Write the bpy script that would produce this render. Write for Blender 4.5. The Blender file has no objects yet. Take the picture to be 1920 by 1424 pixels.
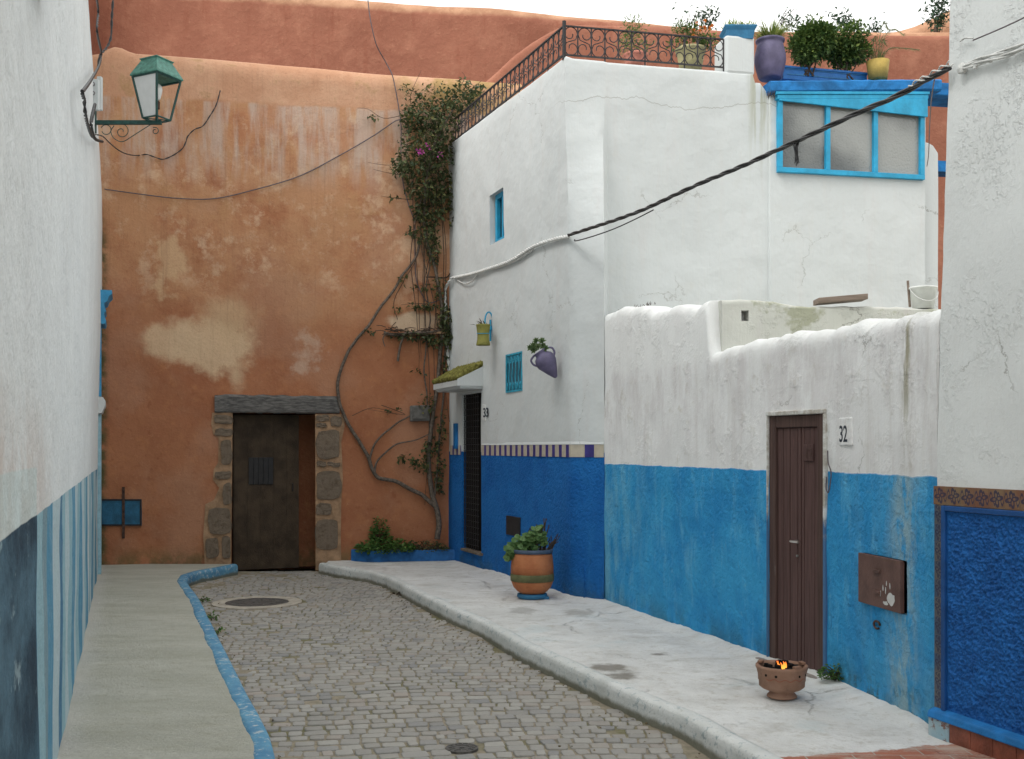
import bpy, bmesh, math, random
from mathutils import Vector, noise, Matrix
random.seed(7)
PI=math.pi; F=2000.0; H=1.65
sc=bpy.context.scene
C=bpy.data.collections.new('scene'); sc.collection.children.link(C)

# ------------------------------------------------------------ geometry helpers
def P(px,py,Y): return Vector(((px-960)/F*Y, Y, H-(py-840)/F*Y))
def hit(a,b,px,off=0.0):
    """ray of picture column px against the plan line a-b (moved off metres towards the viewer)"""
    ax,ay=a; bx,by=b; dx,dy=bx-ax,by-ay; L=math.hypot(dx,dy)
    nx,ny=-dy/L,dx/L
    if nx*(0-ax)+ny*(0-ay)<0: nx,ny=-nx,-ny
    ax+=nx*off; ay+=ny*off
    k=(px-960)/F
    t=(k*ay-ax)/(dx-k*dy)
    return ax+dx*t, ay+dy*t, t
def W(line,px,py,off=0.0):
    x,y,t=hit(line[0],line[1],px,off)
    return Vector((x,y,H-(py-840)/F*y))
def nz(v,s=1.0): return noise.noise(Vector(v)*s)
def sm(x,a,b):
    t=max(0,min(1,(x-a)/(b-a))); return t*t*(3-2*t)

class MB:
    def __init__(s): s.v=[]; s.f=[]; s.m=[]; s.uv={}
    def add(s,vs,fs,mi=0):
        o=len(s.v); s.v+= [Vector(p) for p in vs]
        for f in fs: s.f.append([o+i for i in f]); s.m.append(mi)
    def obox(s,o,ax,ay,az,mi=0):
        """box from corner o with edge vectors"""
        o=Vector(o);ax=Vector(ax);ay=Vector(ay);az=Vector(az)
        vs=[o,o+ax,o+ax+ay,o+ay,o+az,o+ax+az,o+ax+ay+az,o+ay+az]
        fs=[[3,2,1,0],[4,5,6,7],[0,1,5,4],[1,2,6,5],[2,3,7,6],[3,0,4,7]]
        if ax.cross(ay).dot(az)<0: fs=[f[::-1] for f in fs]
        s.add(vs,fs,mi)
    def box(s,c,sx,sy,sz,rz=0,mi=0):
        c=Vector(c); R=Matrix.Rotation(rz,3,'Z')
        ax=R@Vector((sx,0,0)); ay=R@Vector((0,sy,0)); az=Vector((0,0,sz))
        s.obox(c-(ax+ay+az)/2,ax,ay,az,mi)
    def tube(s,pts,r,n=6,mi=0,r1=None,cap=True):
        pts=[Vector(p) for p in pts]; N=len(pts)
        if N<2: return
        o=len(s.v); prev=None
        for i,p in enumerate(pts):
            t=(pts[min(i+1,N-1)]-pts[max(i-1,0)])
            if t.length<1e-9: t=Vector((0,0,1))
            t.normalize()
            if prev is None:
                a=Vector((0,0,1)) if abs(t.z)<.9 else Vector((1,0,0))
                u=t.cross(a).normalized()
            else:
                u=(prev-t*prev.dot(t))
                u=u.normalized() if u.length>1e-6 else t.orthogonal().normalized()
            prev=u; w=t.cross(u)
            rr=r if not callable(r) else r(i/(N-1))
            if r1 is not None: rr=r+(r1-r)*i/(N-1)
            for k in range(n):
                a=2*PI*k/n; s.v.append(p+u*math.cos(a)*rr+w*math.sin(a)*rr)
        for i in range(N-1):
            for k in range(n):
                a=o+i*n+k; b=o+i*n+(k+1)%n
                s.f.append([a,b,b+n,a+n]); s.m.append(mi)
        if cap:
            s.f.append([o+k for k in range(n)][::-1]); s.m.append(mi)
            s.f.append([o+(N-1)*n+k for k in range(n)]); s.m.append(mi)
    def lathe(s,prof,c=(0,0,0),n=36,M=None,mi=0,wob=0):
        o=len(s.v); c=Vector(c)
        for r,z in prof:
            for k in range(n):
                a=2*PI*k/n; rr=r*(1+wob*nz((math.cos(a)*2,math.sin(a)*2,z*5)))
                p=Vector((rr*math.cos(a),rr*math.sin(a),z))
                if M is not None: p=M@p
                s.v.append(c+p)
        for i in range(len(prof)-1):
            for k in range(n):
                a=o+i*n+k; b=o+i*n+(k+1)%n
                s.f.append([a,b,b+n,a+n]); s.m.append(mi)
        s.f.append([o+k for k in range(n)][::-1]); s.m.append(mi)
        s.f.append([o+(len(prof)-1)*n+k for k in range(n)]); s.m.append(mi)
    def leaf(s,p,d,L,w,up=None,mi=0,fold=.25):
        p=Vector(p); d=Vector(d).normalized()
        up=Vector(up) if up else Vector((random.gauss(0,.6),random.gauss(0,.6),1))
        sd=d.cross(up)
        if sd.length<1e-4: sd=d.orthogonal()
        sd.normalize(); nn=sd.cross(d)
        m=p+d*L*.45+nn*L*-.0
        s.add([p,m+sd*w/2+nn*w*fold,p+d*L-nn*L*.12,m-sd*w/2+nn*w*fold,m],[[0,1,4],[1,2,4],[2,3,4],[3,0,4]],mi)
    def pieces(s,name,mats,parent=None,**k):
        par=list(range(len(s.v)))
        def fd(x):
            while par[x]!=x: par[x]=par[par[x]]; x=par[x]
            return x
        for f in s.f:
            for q in f[1:]: par[fd(q)]=fd(f[0])
        g={}
        for f,mi in zip(s.f,s.m): g.setdefault(fd(f[0]),[]).append((f,mi))
        out=[]
        for fl_ in g.values():
            b=MB(); mp={}
            for f,mi in fl_:
                for q in f:
                    if q not in mp: mp[q]=len(b.v); b.v.append(s.v[q])
                b.f.append([mp[q] for q in f]); b.m.append(mi)
            out.append(b.build(name,mats,parent,**k))
        return out
    def build(s,name,mats,parent=None,smooth=False,bevel=0,root=None):
        me=bpy.data.meshes.new(name)
        off=Vector((0,0,0))
        if parent is not None:
            off=Vector(parent.get('_o',(0,0,0)))
        elif root is not None: off=Vector(root)
        me.from_pydata([v-off for v in s.v],[],s.f)
        if not isinstance(mats,(list,tuple)): mats=[mats]
        for m in mats: me.materials.append(m)
        me.polygons.foreach_set('material_index',s.m)
        if smooth: me.polygons.foreach_set('use_smooth',[True]*len(s.f))
        me.update()
        ob=bpy.data.objects.new(name,me); C.objects.link(ob)
        ob['_o']=off[:]
        if parent is not None: ob.parent=parent
        else: ob.location=off
        if bevel:
            b=ob.modifiers.new('Bevel','BEVEL'); b.width=bevel; b.segments=2; b.limit_method='ANGLE'
        return ob
def tag(o,label=None,cat=None,group=None,kind=None):
    if label: o['label']=label
    if cat: o['category']=cat
    if group: o['group']=group
    if kind: o['kind']=kind
    return o
def thing(name,loc,label,cat,group=None):
    o=bpy.data.objects.new(name,None); C.objects.link(o); o.location=loc; o.empty_display_size=.1
    o['_o']=tuple(loc); tag(o,label,cat,group); return o
def spline(pts,k=6):
    pts=[Vector(p) for p in pts]; out=[]
    for i in range(len(pts)-1):
        a=pts[max(i-1,0)];b=pts[i];c=pts[i+1];d=pts[min(i+2,len(pts)-1)]
        for j in range(k):
            t=j/k
            out.append(.5*((2*b)+(c-a)*t+(2*a-5*b+4*c-d)*t*t+(3*b-a-3*c+d)*t**3))
    out.append(pts[-1]); return out
def text_mesh(name,txt,size,o,ax,az,mat,parent,depth=.002,sx=1.0):
    """flat letters: left-bottom corner o, reading along ax, up az"""
    cu=bpy.data.curves.new(name,'FONT'); cu.body=txt; cu.size=size; cu.extrude=depth; cu.space_character=.95; cu.offset=size*.012
    t=bpy.data.objects.new('tmp',cu); sc.collection.objects.link(t)
    bpy.context.view_layer.update()
    me=bpy.data.meshes.new_from_object(t.evaluated_get(bpy.context.evaluated_depsgraph_get()))
    bpy.data.objects.remove(t)
    ax=Vector(ax).normalized(); az=Vector(az).normalized(); nn=ax.cross(az)
    mb=MB(); mb.add([Vector(o)+ax*v.co.x*sx+az*v.co.y+nn*v.co.z for v in me.vertices],[list(p.vertices) for p in me.polygons])
    return mb.build(name,mat,parent)

# ------------------------------------------------------------ material helper
class T:
    def __init__(s,name,rough=.85,spec=.3):
        s.mat=bpy.data.materials.new(name); s.mat.use_nodes=True
        s.t=s.mat.node_tree; s.N=s.t.nodes; s.L=s.t.links
        s.b=s.N['Principled BSDF']; s.b.inputs['Roughness'].default_value=rough
        s.b.inputs['Specular IOR Level'].default_value=spec
        s.geo=s.N.new('ShaderNodeNewGeometry'); s.P=s.geo.outputs['Position']
        s.nb=None
    def lk(s,inp,v):
        if v is None: return
        if isinstance(v,bpy.types.NodeSocket): s.L.new(v,inp)
        elif isinstance(v,(tuple,list)) and len(v)==3 and inp.type=='RGBA': inp.default_value=(*v,1)
        else: inp.default_value=v
    def objcoord(s):
        n=s.N.new('ShaderNodeTexCoord'); s.P=n.outputs['Object']; return s
    def sep(s,v=None):
        n=s.N.new('ShaderNodeSeparateXYZ'); s.L.new(v or s.P,n.inputs[0]); return n.outputs
    def vmul(s,v,k):
        n=s.N.new('ShaderNodeVectorMath'); n.operation='MULTIPLY'; s.lk(n.inputs[0],v); n.inputs[1].default_value=k; return n.outputs[0]
    def noise(s,scale,detail=4,rough=.55,k=None,dist=0,col=False,v=None):
        n=s.N.new('ShaderNodeTexNoise'); n.inputs['Scale'].default_value=scale; n.inputs['Detail'].default_value=min(detail,6)
        n.inputs['Roughness'].default_value=rough; n.inputs['Distortion'].default_value=dist
        v=v or s.P
        s.L.new(s.vmul(v,k) if k else v,n.inputs['Vector']); return n.outputs[1 if col else 0]
    def voro(s,scale,k=None,feature='F1',v=None,rnd=1):
        n=s.N.new('ShaderNodeTexVoronoi'); n.feature=feature; n.inputs['Scale'].default_value=scale; n.inputs['Randomness'].default_value=rnd
        v=v or s.P
        s.L.new(s.vmul(v,k) if k else v,n.inputs['Vector']); return n.outputs['Distance']
    def math(s,op,a,b=None,c=None):
        n=s.N.new('ShaderNodeMath'); n.operation=op
        for i,x in enumerate((a,b,c)):
            if x is not None: s.lk(n.inputs[i],x)
        return n.outputs[0]
    def mr(s,x,a,b,c=0.0,d=1.0,smooth=True):
        n=s.N.new('ShaderNodeMapRange'); n.clamp=True
        if smooth: n.interpolation_type='SMOOTHSTEP'
        s.lk(n.inputs[0],x)
        for i,q in enumerate((a,b,c,d)): s.lk(n.inputs[1+i],q)
        return n.outputs[0]
    def mix(s,f,a,b,mode='MIX'):
        n=s.N.new('ShaderNodeMix'); n.data_type='RGBA'; n.blend_type=mode
        s.lk(n.inputs[0],f); s.lk(n.inputs[6],a); s.lk(n.inputs[7],b); return n.outputs[2]
    def rnd(s): return s.geo.outputs['Random Per Island']
    def bump(s,h,dist=.01,strength=1.0):
        n=s.N.new('ShaderNodeBump'); n.inputs['Distance'].default_value=dist; s.lk(n.inputs['Strength'],strength); s.L.new(h,n.inputs['Height'])
        if s.nb: s.L.new(s.nb,n.inputs['Normal'])
        s.nb=n.outputs[0]; return s
    def out(s,col,rough=None):
        s.lk(s.b.inputs['Base Color'],col)
        if rough is not None: s.lk(s.b.inputs['Roughness'],rough)
        if s.nb: s.L.new(s.nb,s.b.inputs['Normal'])
        return s.mat
    def near(s,c,r,soft,k=(1,1,1),warp=.25,ws=1.6,seed=0):
        """mask = 1 within r of point c, ragged by noise"""
        n=s.N.new('ShaderNodeVectorMath'); n.operation='SUBTRACT'; s.L.new(s.P,n.inputs[0]); n.inputs[1].default_value=c
        v=s.vmul(n.outputs[0],k)
        l=s.N.new('ShaderNodeVectorMath'); l.operation='LENGTH'; s.L.new(v,l.inputs[0])
        w=s.noise(ws,5,.6,v=s.addv(s.P,(seed,seed*.7,0)))
        d=s.math('ADD',l.outputs['Value'],s.math('MULTIPLY',s.math('SUBTRACT',w,.5),warp*4))
        return s.mr(d,r+soft,r-soft)
    def addv(s,v,k):
        n=s.N.new('ShaderNodeVectorMath'); n.operation='ADD'; s.lk(n.inputs[0],v); n.inputs[1].default_value=k; return n.outputs[0]

def simple(name,col,rough=.6,spec=.4,var=.25,scale=12,bump=.0,metal=0,bs=60):
    t=T(name,rough,spec); t.b.inputs['Metallic'].default_value=metal
    n=t.noise(scale,5,.6); d=tuple(c*(1-var) for c in col); l=tuple(min(1,c*(1+var)) for c in col)
    if bump: t.bump(t.noise(bs,4,.6),bump)
    return t.out(t.mix(t.mr(n,.3,.7),d,l))

WHITE=(.635,.668,.670)
def plaster(name,white=WHITE,crack=.6,trowel=0,dado=None,rough_bump=.004,knob=None,stain=.5,lip=None,extra=None,streak=1.0,brush=1.0):
    t=T(name,.9,.2); z=t.sep()[2]
    big=t.noise(.9,5,.6); mid=t.noise(3.5,5,.6); fine=t.noise(24,4,.65)
    st=t.noise(1.0,6,.65,k=(5.5,5.5,.55)); st2=t.noise(1.0,5,.65,k=(18,18,.9))
    c=t.mix(t.mr(big,.3,.7),tuple(w*.93 for w in white),white)
    c=t.mix(t.math('MULTIPLY',t.mr(st,.5,.72),.55*stain*streak),c,(.60,.575,.56))
    c=t.mix(t.math('MULTIPLY',t.mr(st2,.52,.75),.40*stain*streak),c,(.66,.66,.62))
    c=t.mix(t.math('MULTIPLY',t.mr(mid,.58,.75),.35*stain),c,(.58,.57,.52))
    c=t.mix(t.math('MULTIPLY',t.mr(t.noise(40,5,.8),.52,.74),.22),c,(.50,.50,.47))
    # hair cracks
    cv=t.voro(.85,feature='DISTANCE_TO_EDGE',v=t.addv(t.vmul(t.noise(2.2,5,.6,col=True),(.55,.55,.55)),(0,0,0)) if False else None)
    wv=t.N.new('ShaderNodeVectorMath'); wv.operation='ADD'; t.L.new(t.P,wv.inputs[0]); t.L.new(t.vmul(t.noise(3,6,.65,col=True),(.5,.5,.5)),wv.inputs[1])
    cv=t.voro(.9,feature='DISTANCE_TO_EDGE',v=wv.outputs[0])
    cm=t.math('MULTIPLY',t.mr(cv,.006,.0015),t.mr(t.noise(1.3,2,.5,v=t.addv(t.P,(7,3,1))),.52,.62))
    c=t.mix(t.math('MULTIPLY',cm,crack),c,(.25,.24,.21))
    sp=t.mr(t.noise(30,3,.7),.72,.8); c=t.mix(t.math('MULTIPLY',sp,.25*stain),c,(.4,.38,.33))
    if extra: c=extra(t,c)
    h=t.math('ADD',t.math('MULTIPLY',fine,.6),t.math('MULTIPLY',t.noise(1,4,.6,k=(60*brush,60*brush,4)),.4))
    h=t.math('SUBTRACT',h,t.math('MULTIPLY',cm,.5))
    if dado:
        zz=t.math('ADD',z,t.math('MULTIPLY',t.math('SUBTRACT',t.noise(5,5,.6),.5),dado.get('rag',.03)))
        m=t.mr(zz,dado['z']+.006,dado['z']-.006)
        a,b,hi=dado['c']
        wash=t.noise(1,6,.7,k=(7,7,1.6)); w2=t.noise(9,5,.7)
        bc=t.mix(t.mr(t.noise(2.2,5,.65),.32,.66),a,b)
        bc=t.mix(t.math('MULTIPLY',t.mr(wash,.5,.75),dado.get('wash',.5)),bc,hi)
        bc=t.mix(t.math('MULTIPLY',t.mr(w2,.6,.8),dado.get('wash',.5)),bc,hi)
        bc=t.mix(t.math('MULTIPLY',t.mr(z,.42,.14),t.math('MULTIPLY',t.mr(mid,.4,.6),.45)),bc,(.05,.10,.08))
        if dado.get('extra'): bc=dado['extra'](t,bc)
        c=t.mix(m,c,bc)
        if knob:
            kd,ks=knob
            kh=t.noise(ks,5,.62,dist=.3)
            h2=t.math('MULTIPLY',kh,m)
            t.bump(h2,kd)
    if trowel: t.bump(t.noise(3.2,3,.5),trowel)
    if lip is None: t.bump(h,rough_bump)
    else: t.bump(h,rough_bump); t.bump(t.math('MULTIPLY',t.mr(t.noise(lip[1],6,.65),.46,.62),t.mr(t.noise(2.3,5,.6,v=t.addv(t.P,(9,1,4))),.46,.60,.12,1)),lip[0])
    return t.out(c)

# ------------------------------------------------------------ walls
def wall(name,Lo,ztop,mats,parent=None,Hi=None,zb=(3.2,3.9),z0=-.1,thick=.3,r=.05,res=.08,zfix=None,holes=(),
         amp=.008,asc=1.5,ubreaks=(),amp2=.0,flip=1,rootpar=None,lump=0.0):
    Hi=Hi or Lo; n=len(Lo)-1
    us=set()
    for i in range(n):
        L=math.hypot(Lo[i+1][0]-Lo[i][0],Lo[i+1][1]-Lo[i][1]); k=max(1,int(L/res))
        for j in range(k+1): us.add(round(i+j/k,5))
    hb=[]
    for h in holes: hb+=[h[0],h[1]]
    hb+=list(ubreaks)
    us=sorted(us)
    for b in hb:
        us=[u for u in us if abs(u-b)>.004 or u==int(u)]
        us.append(b)
    us=sorted(set(us))
    zt_min=min(ztop(u) for u in us)
    if zfix is None: zfix=zt_min-.3
    zs=[z0+(zfix-z0)*j/max(1,int((zfix-z0)/res)) for j in range(max(1,int((zfix-z0)/res))+1)]
    for h in holes:
        for b in (h[2],h[3]):
            if b>z0:
                zs=[z for z in zs if abs(z-b)>res*.35 or z in(z0,zfix)]; zs.append(b)
    zs=sorted(set(zs)); nst=max(3,int((zt_min-zfix)/res))
    def base(u,z):
        i=min(int(u),n-1); t=u-i; w=sm(z,*zb)
        def q(i,t):
            a=Vector(Lo[i]).lerp(Vector(Lo[i+1]),t); b=Vector(Hi[i]).lerp(Vector(Hi[i+1]),t); return a.lerp(b,w)
        p=q(i,t)
        d=(q(i,1)-q(i,0)); d=d.normalized() if d.length>1e-6 else Vector((1,0))
        if t<1e-4 and i>0:
            e=q(i-1,1)-q(i-1,0)
            if e.length>.02: d=(d+e.normalized()).normalized()
        nn=Vector((d.y,-d.x))*flip
        return p,nn
    def Q(u,z,inn=0.0,dz=0.0):
        p,nn=base(u,z)
        q=Vector((p.x,p.y,z))
        d=amp*nz(q,asc)+amp*.5*nz(q,asc*3.1)+amp2*nz(q,14)
        p=p+nn*(d-inn)
        return Vector((p.x,p.y,z+dz))
    mb=MB(); cols=[]
    for u in us:
        zt=ztop(u)+(lump*nz((u*9,1,2)) + lump*.7*nz((u*31,5,2)) + lump*.5*nz((u*97,3,8)) if lump else 0); col=[]
        for z in zs: col.append(Q(u,z))
        for j in range(1,nst+1): col.append(Q(u,zfix+(zt-r-zfix)*j/nst))
        for a in (25,50,72,90): col.append(Q(u,zt-r,r*(1-math.cos(math.radians(a))),r*math.sin(math.radians(a))))
        for f in (.3,.6): col.append(Q(u,zt-r,r+(thick-2*r)*f,r+.004*nz((u*7,f*9,0))))
        for a in (90,60,30,0): col.append(Q(u,zt-r,thick-r*(1-math.cos(math.radians(a))),r*math.sin(math.radians(a))))
        p,nn=base(u,0); pp=p-nn*thick; col.append(Vector((pp.x,pp.y,z0)))
        cols.append(col)
    nc=len(cols[0]); idx=lambda i,j:i*nc+j
    for c in cols: mb.v+=c
    for i in range(len(us)-1):
        um=(us[i]+us[i+1])/2
        for j in range(nc-1):
            if j<len(zs)-1:
                zm=(zs[j]+zs[j+1])/2
                if any(h[0]<um<h[1] and h[2]<zm<h[3] for h in holes): continue
            f=[idx(i,j),idx(i+1,j),idx(i+1,j+1),idx(i,j+1)]
            mb.f.append(f if flip>0 else f[::-1]); mb.m.append(0)
    for i in (0,len(us)-1):
        mb.f.append([idx(i,j) for j in range(nc)]); mb.m.append(0)
    # reveals
    for h in holes:
        dep=h[4]; m=h[5] if len(h)>5 else 0
        hu=[u for u in us if h[0]-1e-6<=u<=h[1]+1e-6]; hz=[z for z in zs if h[2]-1e-6<=z<=h[3]+1e-6]
        def ring(pts):
            for a,b in zip(pts[:-1],pts[1:]):
                mb.add([Q(*a),Q(*b),Q(*b,dep),Q(*a,dep)],[[0,1,2,3]],m)
        ring([(hu[0],z) for z in hz]); ring([(hu[-1],z) for z in hz])
        ring([(u,hz[-1]) for u in hu]); ring([(u,hz[0]) for u in hu])
    ob=mb.build(name,mats,parent,smooth=True)
    ob.data.set_sharp_from_angle(angle=math.radians(50))
    return ob

# ------------------------------------------------------------ plan
OW=((-6.0,13.737),(.15,14.768))                      # orange wall
A=((-.595,14.38),(.594,10.77))                       # street front of the white house
A=((.545-.38*3.75,10.9+3.75),(.594,10.771))
PI0=(.594,10.771); PI1=(.905,10.47); PI2=(.985,10.985)
B0=(.545,10.9); Bd=(5.02,1.0)
def Bp(px):
    k=(px-960)/F; t=(k*B0[1]-B0[0])/(Bd[0]-k*Bd[1]); return (B0[0]+Bd[0]*t,B0[1]+Bd[1]*t)
B=(B0,(B0[0]+5.02,B0[1]+1))
L1=((.907,10.48),(1.835,7.6)); L2=((1.835,7.6),(2.06,6.99)); L3=((2.06,6.99),(2.268,5.74))
NR=((2.263,5.68),(3.80,1.0))
LW=((-.317-.364*.4,.4),(-.317-.364*14.2,14.2))

# ------------------------------------------------------------ world, light, camera
w=bpy.data.worlds.new('World'); sc.world=w; w.use_nodes=True
nt=w.node_tree; bg=nt.nodes['Background']; sky=nt.nodes.new('ShaderNodeTexSky'); sky.sky_type='NISHITA'
sky.sun_disc=False; sky.sun_elevation=math.radians(50); sky.sun_rotation=math.radians(236)
sky.air_density=1.0; sky.dust_density=4.0; sky.ozone_density=1.0
hs=nt.nodes.new('ShaderNodeHueSaturation'); hs.inputs['Saturation'].default_value=.14
nt.links.new(sky.outputs[0],hs.inputs['Color'])
ov=nt.nodes.new('ShaderNodeMix'); ov.data_type='RGBA'; ov.inputs[0].default_value=.8; ov.inputs[7].default_value=(6.75,6.75,6.6,1)   # even cloud deck over the clear sky
nt.links.new(hs.outputs[0],ov.inputs[6]); nt.links.new(ov.outputs[2],bg.inputs['Color'])
bg.inputs['Strength'].default_value=.15
sd=bpy.data.lights.new('sun','SUN'); sd.energy=.95; sd.angle=math.radians(30); sd.color=(1,.97,.93)
so=bpy.data.objects.new('sun',sd); C.objects.link(so); so.location=(-5,-8,15)
el=math.radians(50); az=math.radians(236)
dirv=Vector((math.sin(az)*math.cos(el),math.cos(az)*math.cos(el),math.sin(el)))
so.rotation_euler=dirv.to_track_quat('Z','Y').to_euler()
cd=bpy.data.cameras.new('camera'); cam=bpy.data.objects.new('camera',cd); C.objects.link(cam); sc.camera=cam
cam.location=(0,0,H); cam.rotation_euler=(PI/2,0,0); cd.sensor_width=36; cd.lens=36*F/1920; cd.shift_y=128/1920
cd.clip_end=2000; cd.clip_start=.05
sc.view_settings.view_transform='Standard'; sc.view_settings.look='None'; sc.view_settings.gamma=1
sc.view_settings.exposure=.76
sc.cycles.max_bounces=6; sc.cycles.diffuse_bounces=3; sc.cycles.glossy_bounces=2; sc.cycles.transmission_bounces=3

# ------------------------------------------------------------ materials
def x_house(t,c):
    # long hair crack under the parapet and green run-off below the terrace end
    x,y,z=t.sep()
    n1=t.math('MULTIPLY',t.math('SUBTRACT',t.noise(1.3,7,.62,k=(1,1,.0)),.5),.45)
    d=t.math('ABSOLUTE',t.math('SUBTRACT',t.math('ADD',z,n1),5.24))
    m=t.math('MULTIPLY',t.mr(d,.007,.002),t.mr(x,.3,.7))
    c=t.mix(t.math('MULTIPLY',m,.55),c,(.3,.29,.26))
    g=t.math('MULTIPLY',t.mr(t.math('ABSOLUTE',t.math('SUBTRACT',x,2.62)),.16,.02),t.mr(z,4.3,5.6))
    g=t.math('MULTIPLY',g,t.mr(t.noise(1,5,.65,k=(22,22,1.0)),.42,.62))
    c=t.mix(t.math('MULTIPLY',g,.75),c,(.30,.30,.16))
    return c
def x_low(t,c):
    x,y,z=t.sep()
    # runs of grey violet grime, heavier high on the wall; a green run under the spout
    m=t.math('MULTIPLY',t.mr(t.noise(1,6,.72,k=(3.4,3.4,1.3)),.44,.60),t.mr(z,1.5,2.2,.35,1))
    c=t.mix(t.math('MULTIPLY',m,.45),c,(.56,.53,.535))
    fl=t.mr(t.noise(1,6,.75,k=(11,11,7)),.52,.60)
    c=t.mix(t.math('MULTIPLY',fl,.35),c,(.80,.81,.80))
    ws=t.mr(t.noise(1,6,.7,k=(26,26,1.6)),.56,.66)
    c=t.mix(t.math('MULTIPLY',ws,.5),c,(.79,.80,.79))
    g=t.math('MULTIPLY',t.mr(t.math('ABSOLUTE',t.math('SUBTRACT',y,6.02)),.075,.01),t.mr(z,1.3,2.2))
    g=t.math('MULTIPLY',g,t.mr(t.noise(1,5,.7,k=(25,25,3)),.36,.6))
    c=t.mix(t.math('MULTIPLY',g,.8),c,(.27,.25,.15))
    c=t.mix(t.math('MULTIPLY',t.mr(t.noise(7,5,.7),.56,.72),.4),c,(.52,.49,.42))
    top=t.mr(t.math('ADD',z,t.math('MULTIPLY',t.noise(6,4,.6),.12)),2.36,2.46)
    c=t.mix(t.math('MULTIPLY',top,.6),c,(.82,.84,.83))
    return c
def x_lowblue(t,c):
    x,y,z=t.sep()
    m=t.mr(t.math('ABSOLUTE',t.math('SUBTRACT',y,6.05)),.24,.02)
    m=t.math('MULTIPLY',m,t.mr(t.noise(1,6,.72,k=(13,13,5)),.36,.58))
    c=t.mix(t.math('MULTIPLY',m,.85),c,(.33,.48,.52))
    m=t.math('MULTIPLY',t.mr(y,6.75,6.45),t.mr(t.noise(1,5,.65,k=(4,4,1.2),v=t.addv(t.P,(3,0,0))),.45,.7))
    c=t.mix(t.math('MULTIPLY',m,.6),c,(.10,.36,.62))
    m=t.math('MULTIPLY',t.mr(t.math('ADD',y,t.math('MULTIPLY',x,0)),9.2,10.3),t.mr(t.noise(1,6,.72,k=(6,6,2)),.4,.66))
    c=t.mix(t.math('MULTIPLY',m,.75),c,(.18,.47,.66))
    m=t.math('MULTIPLY',t.mr(z,.36,.12),t.math('MULTIPLY',t.mr(t.noise(8,5,.7),.5,.62),t.mr(y,6.9,6.5)))
    c=t.mix(t.math('MULTIPLY',m,.8),c,(.07,.09,.03))
    return c
M_house=plaster('white_house_plaster',crack=.4,trowel=.022,dado=dict(z=1.6,c=((.010,.125,.42),(.016,.165,.50),(.04,.25,.56)),wash=.2,rag=.0),knob=(.042,26),stain=.55,extra=x_house,rough_bump=.003)
M_low=plaster('old_whitewash',white=(.83,.84,.84),dado=dict(z=1.492,c=((.026,.27,.60),(.050,.37,.70),(.19,.53,.75)),wash=.6,rag=.035,extra=x_lowblue),knob=(.034,22),stain=.95,extra=x_low,rough_bump=.005,lip=(.004,7))
M_near=plaster('rough_white_stucco',white=(.76,.79,.785),stain=.28,rough_bump=.005,lip=(.0028,26),streak=.6)
M_mossy=plaster('mossy_plaster',white=(.62,.63,.58),stain=1.3,rough_bump=.005,lip=(.005,9),extra=lambda t,c:t.mix(t.math('MULTIPLY',t.mr(t.noise(3.0,6,.65),.50,.60),.75),c,(.33,.34,.23)))
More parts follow.
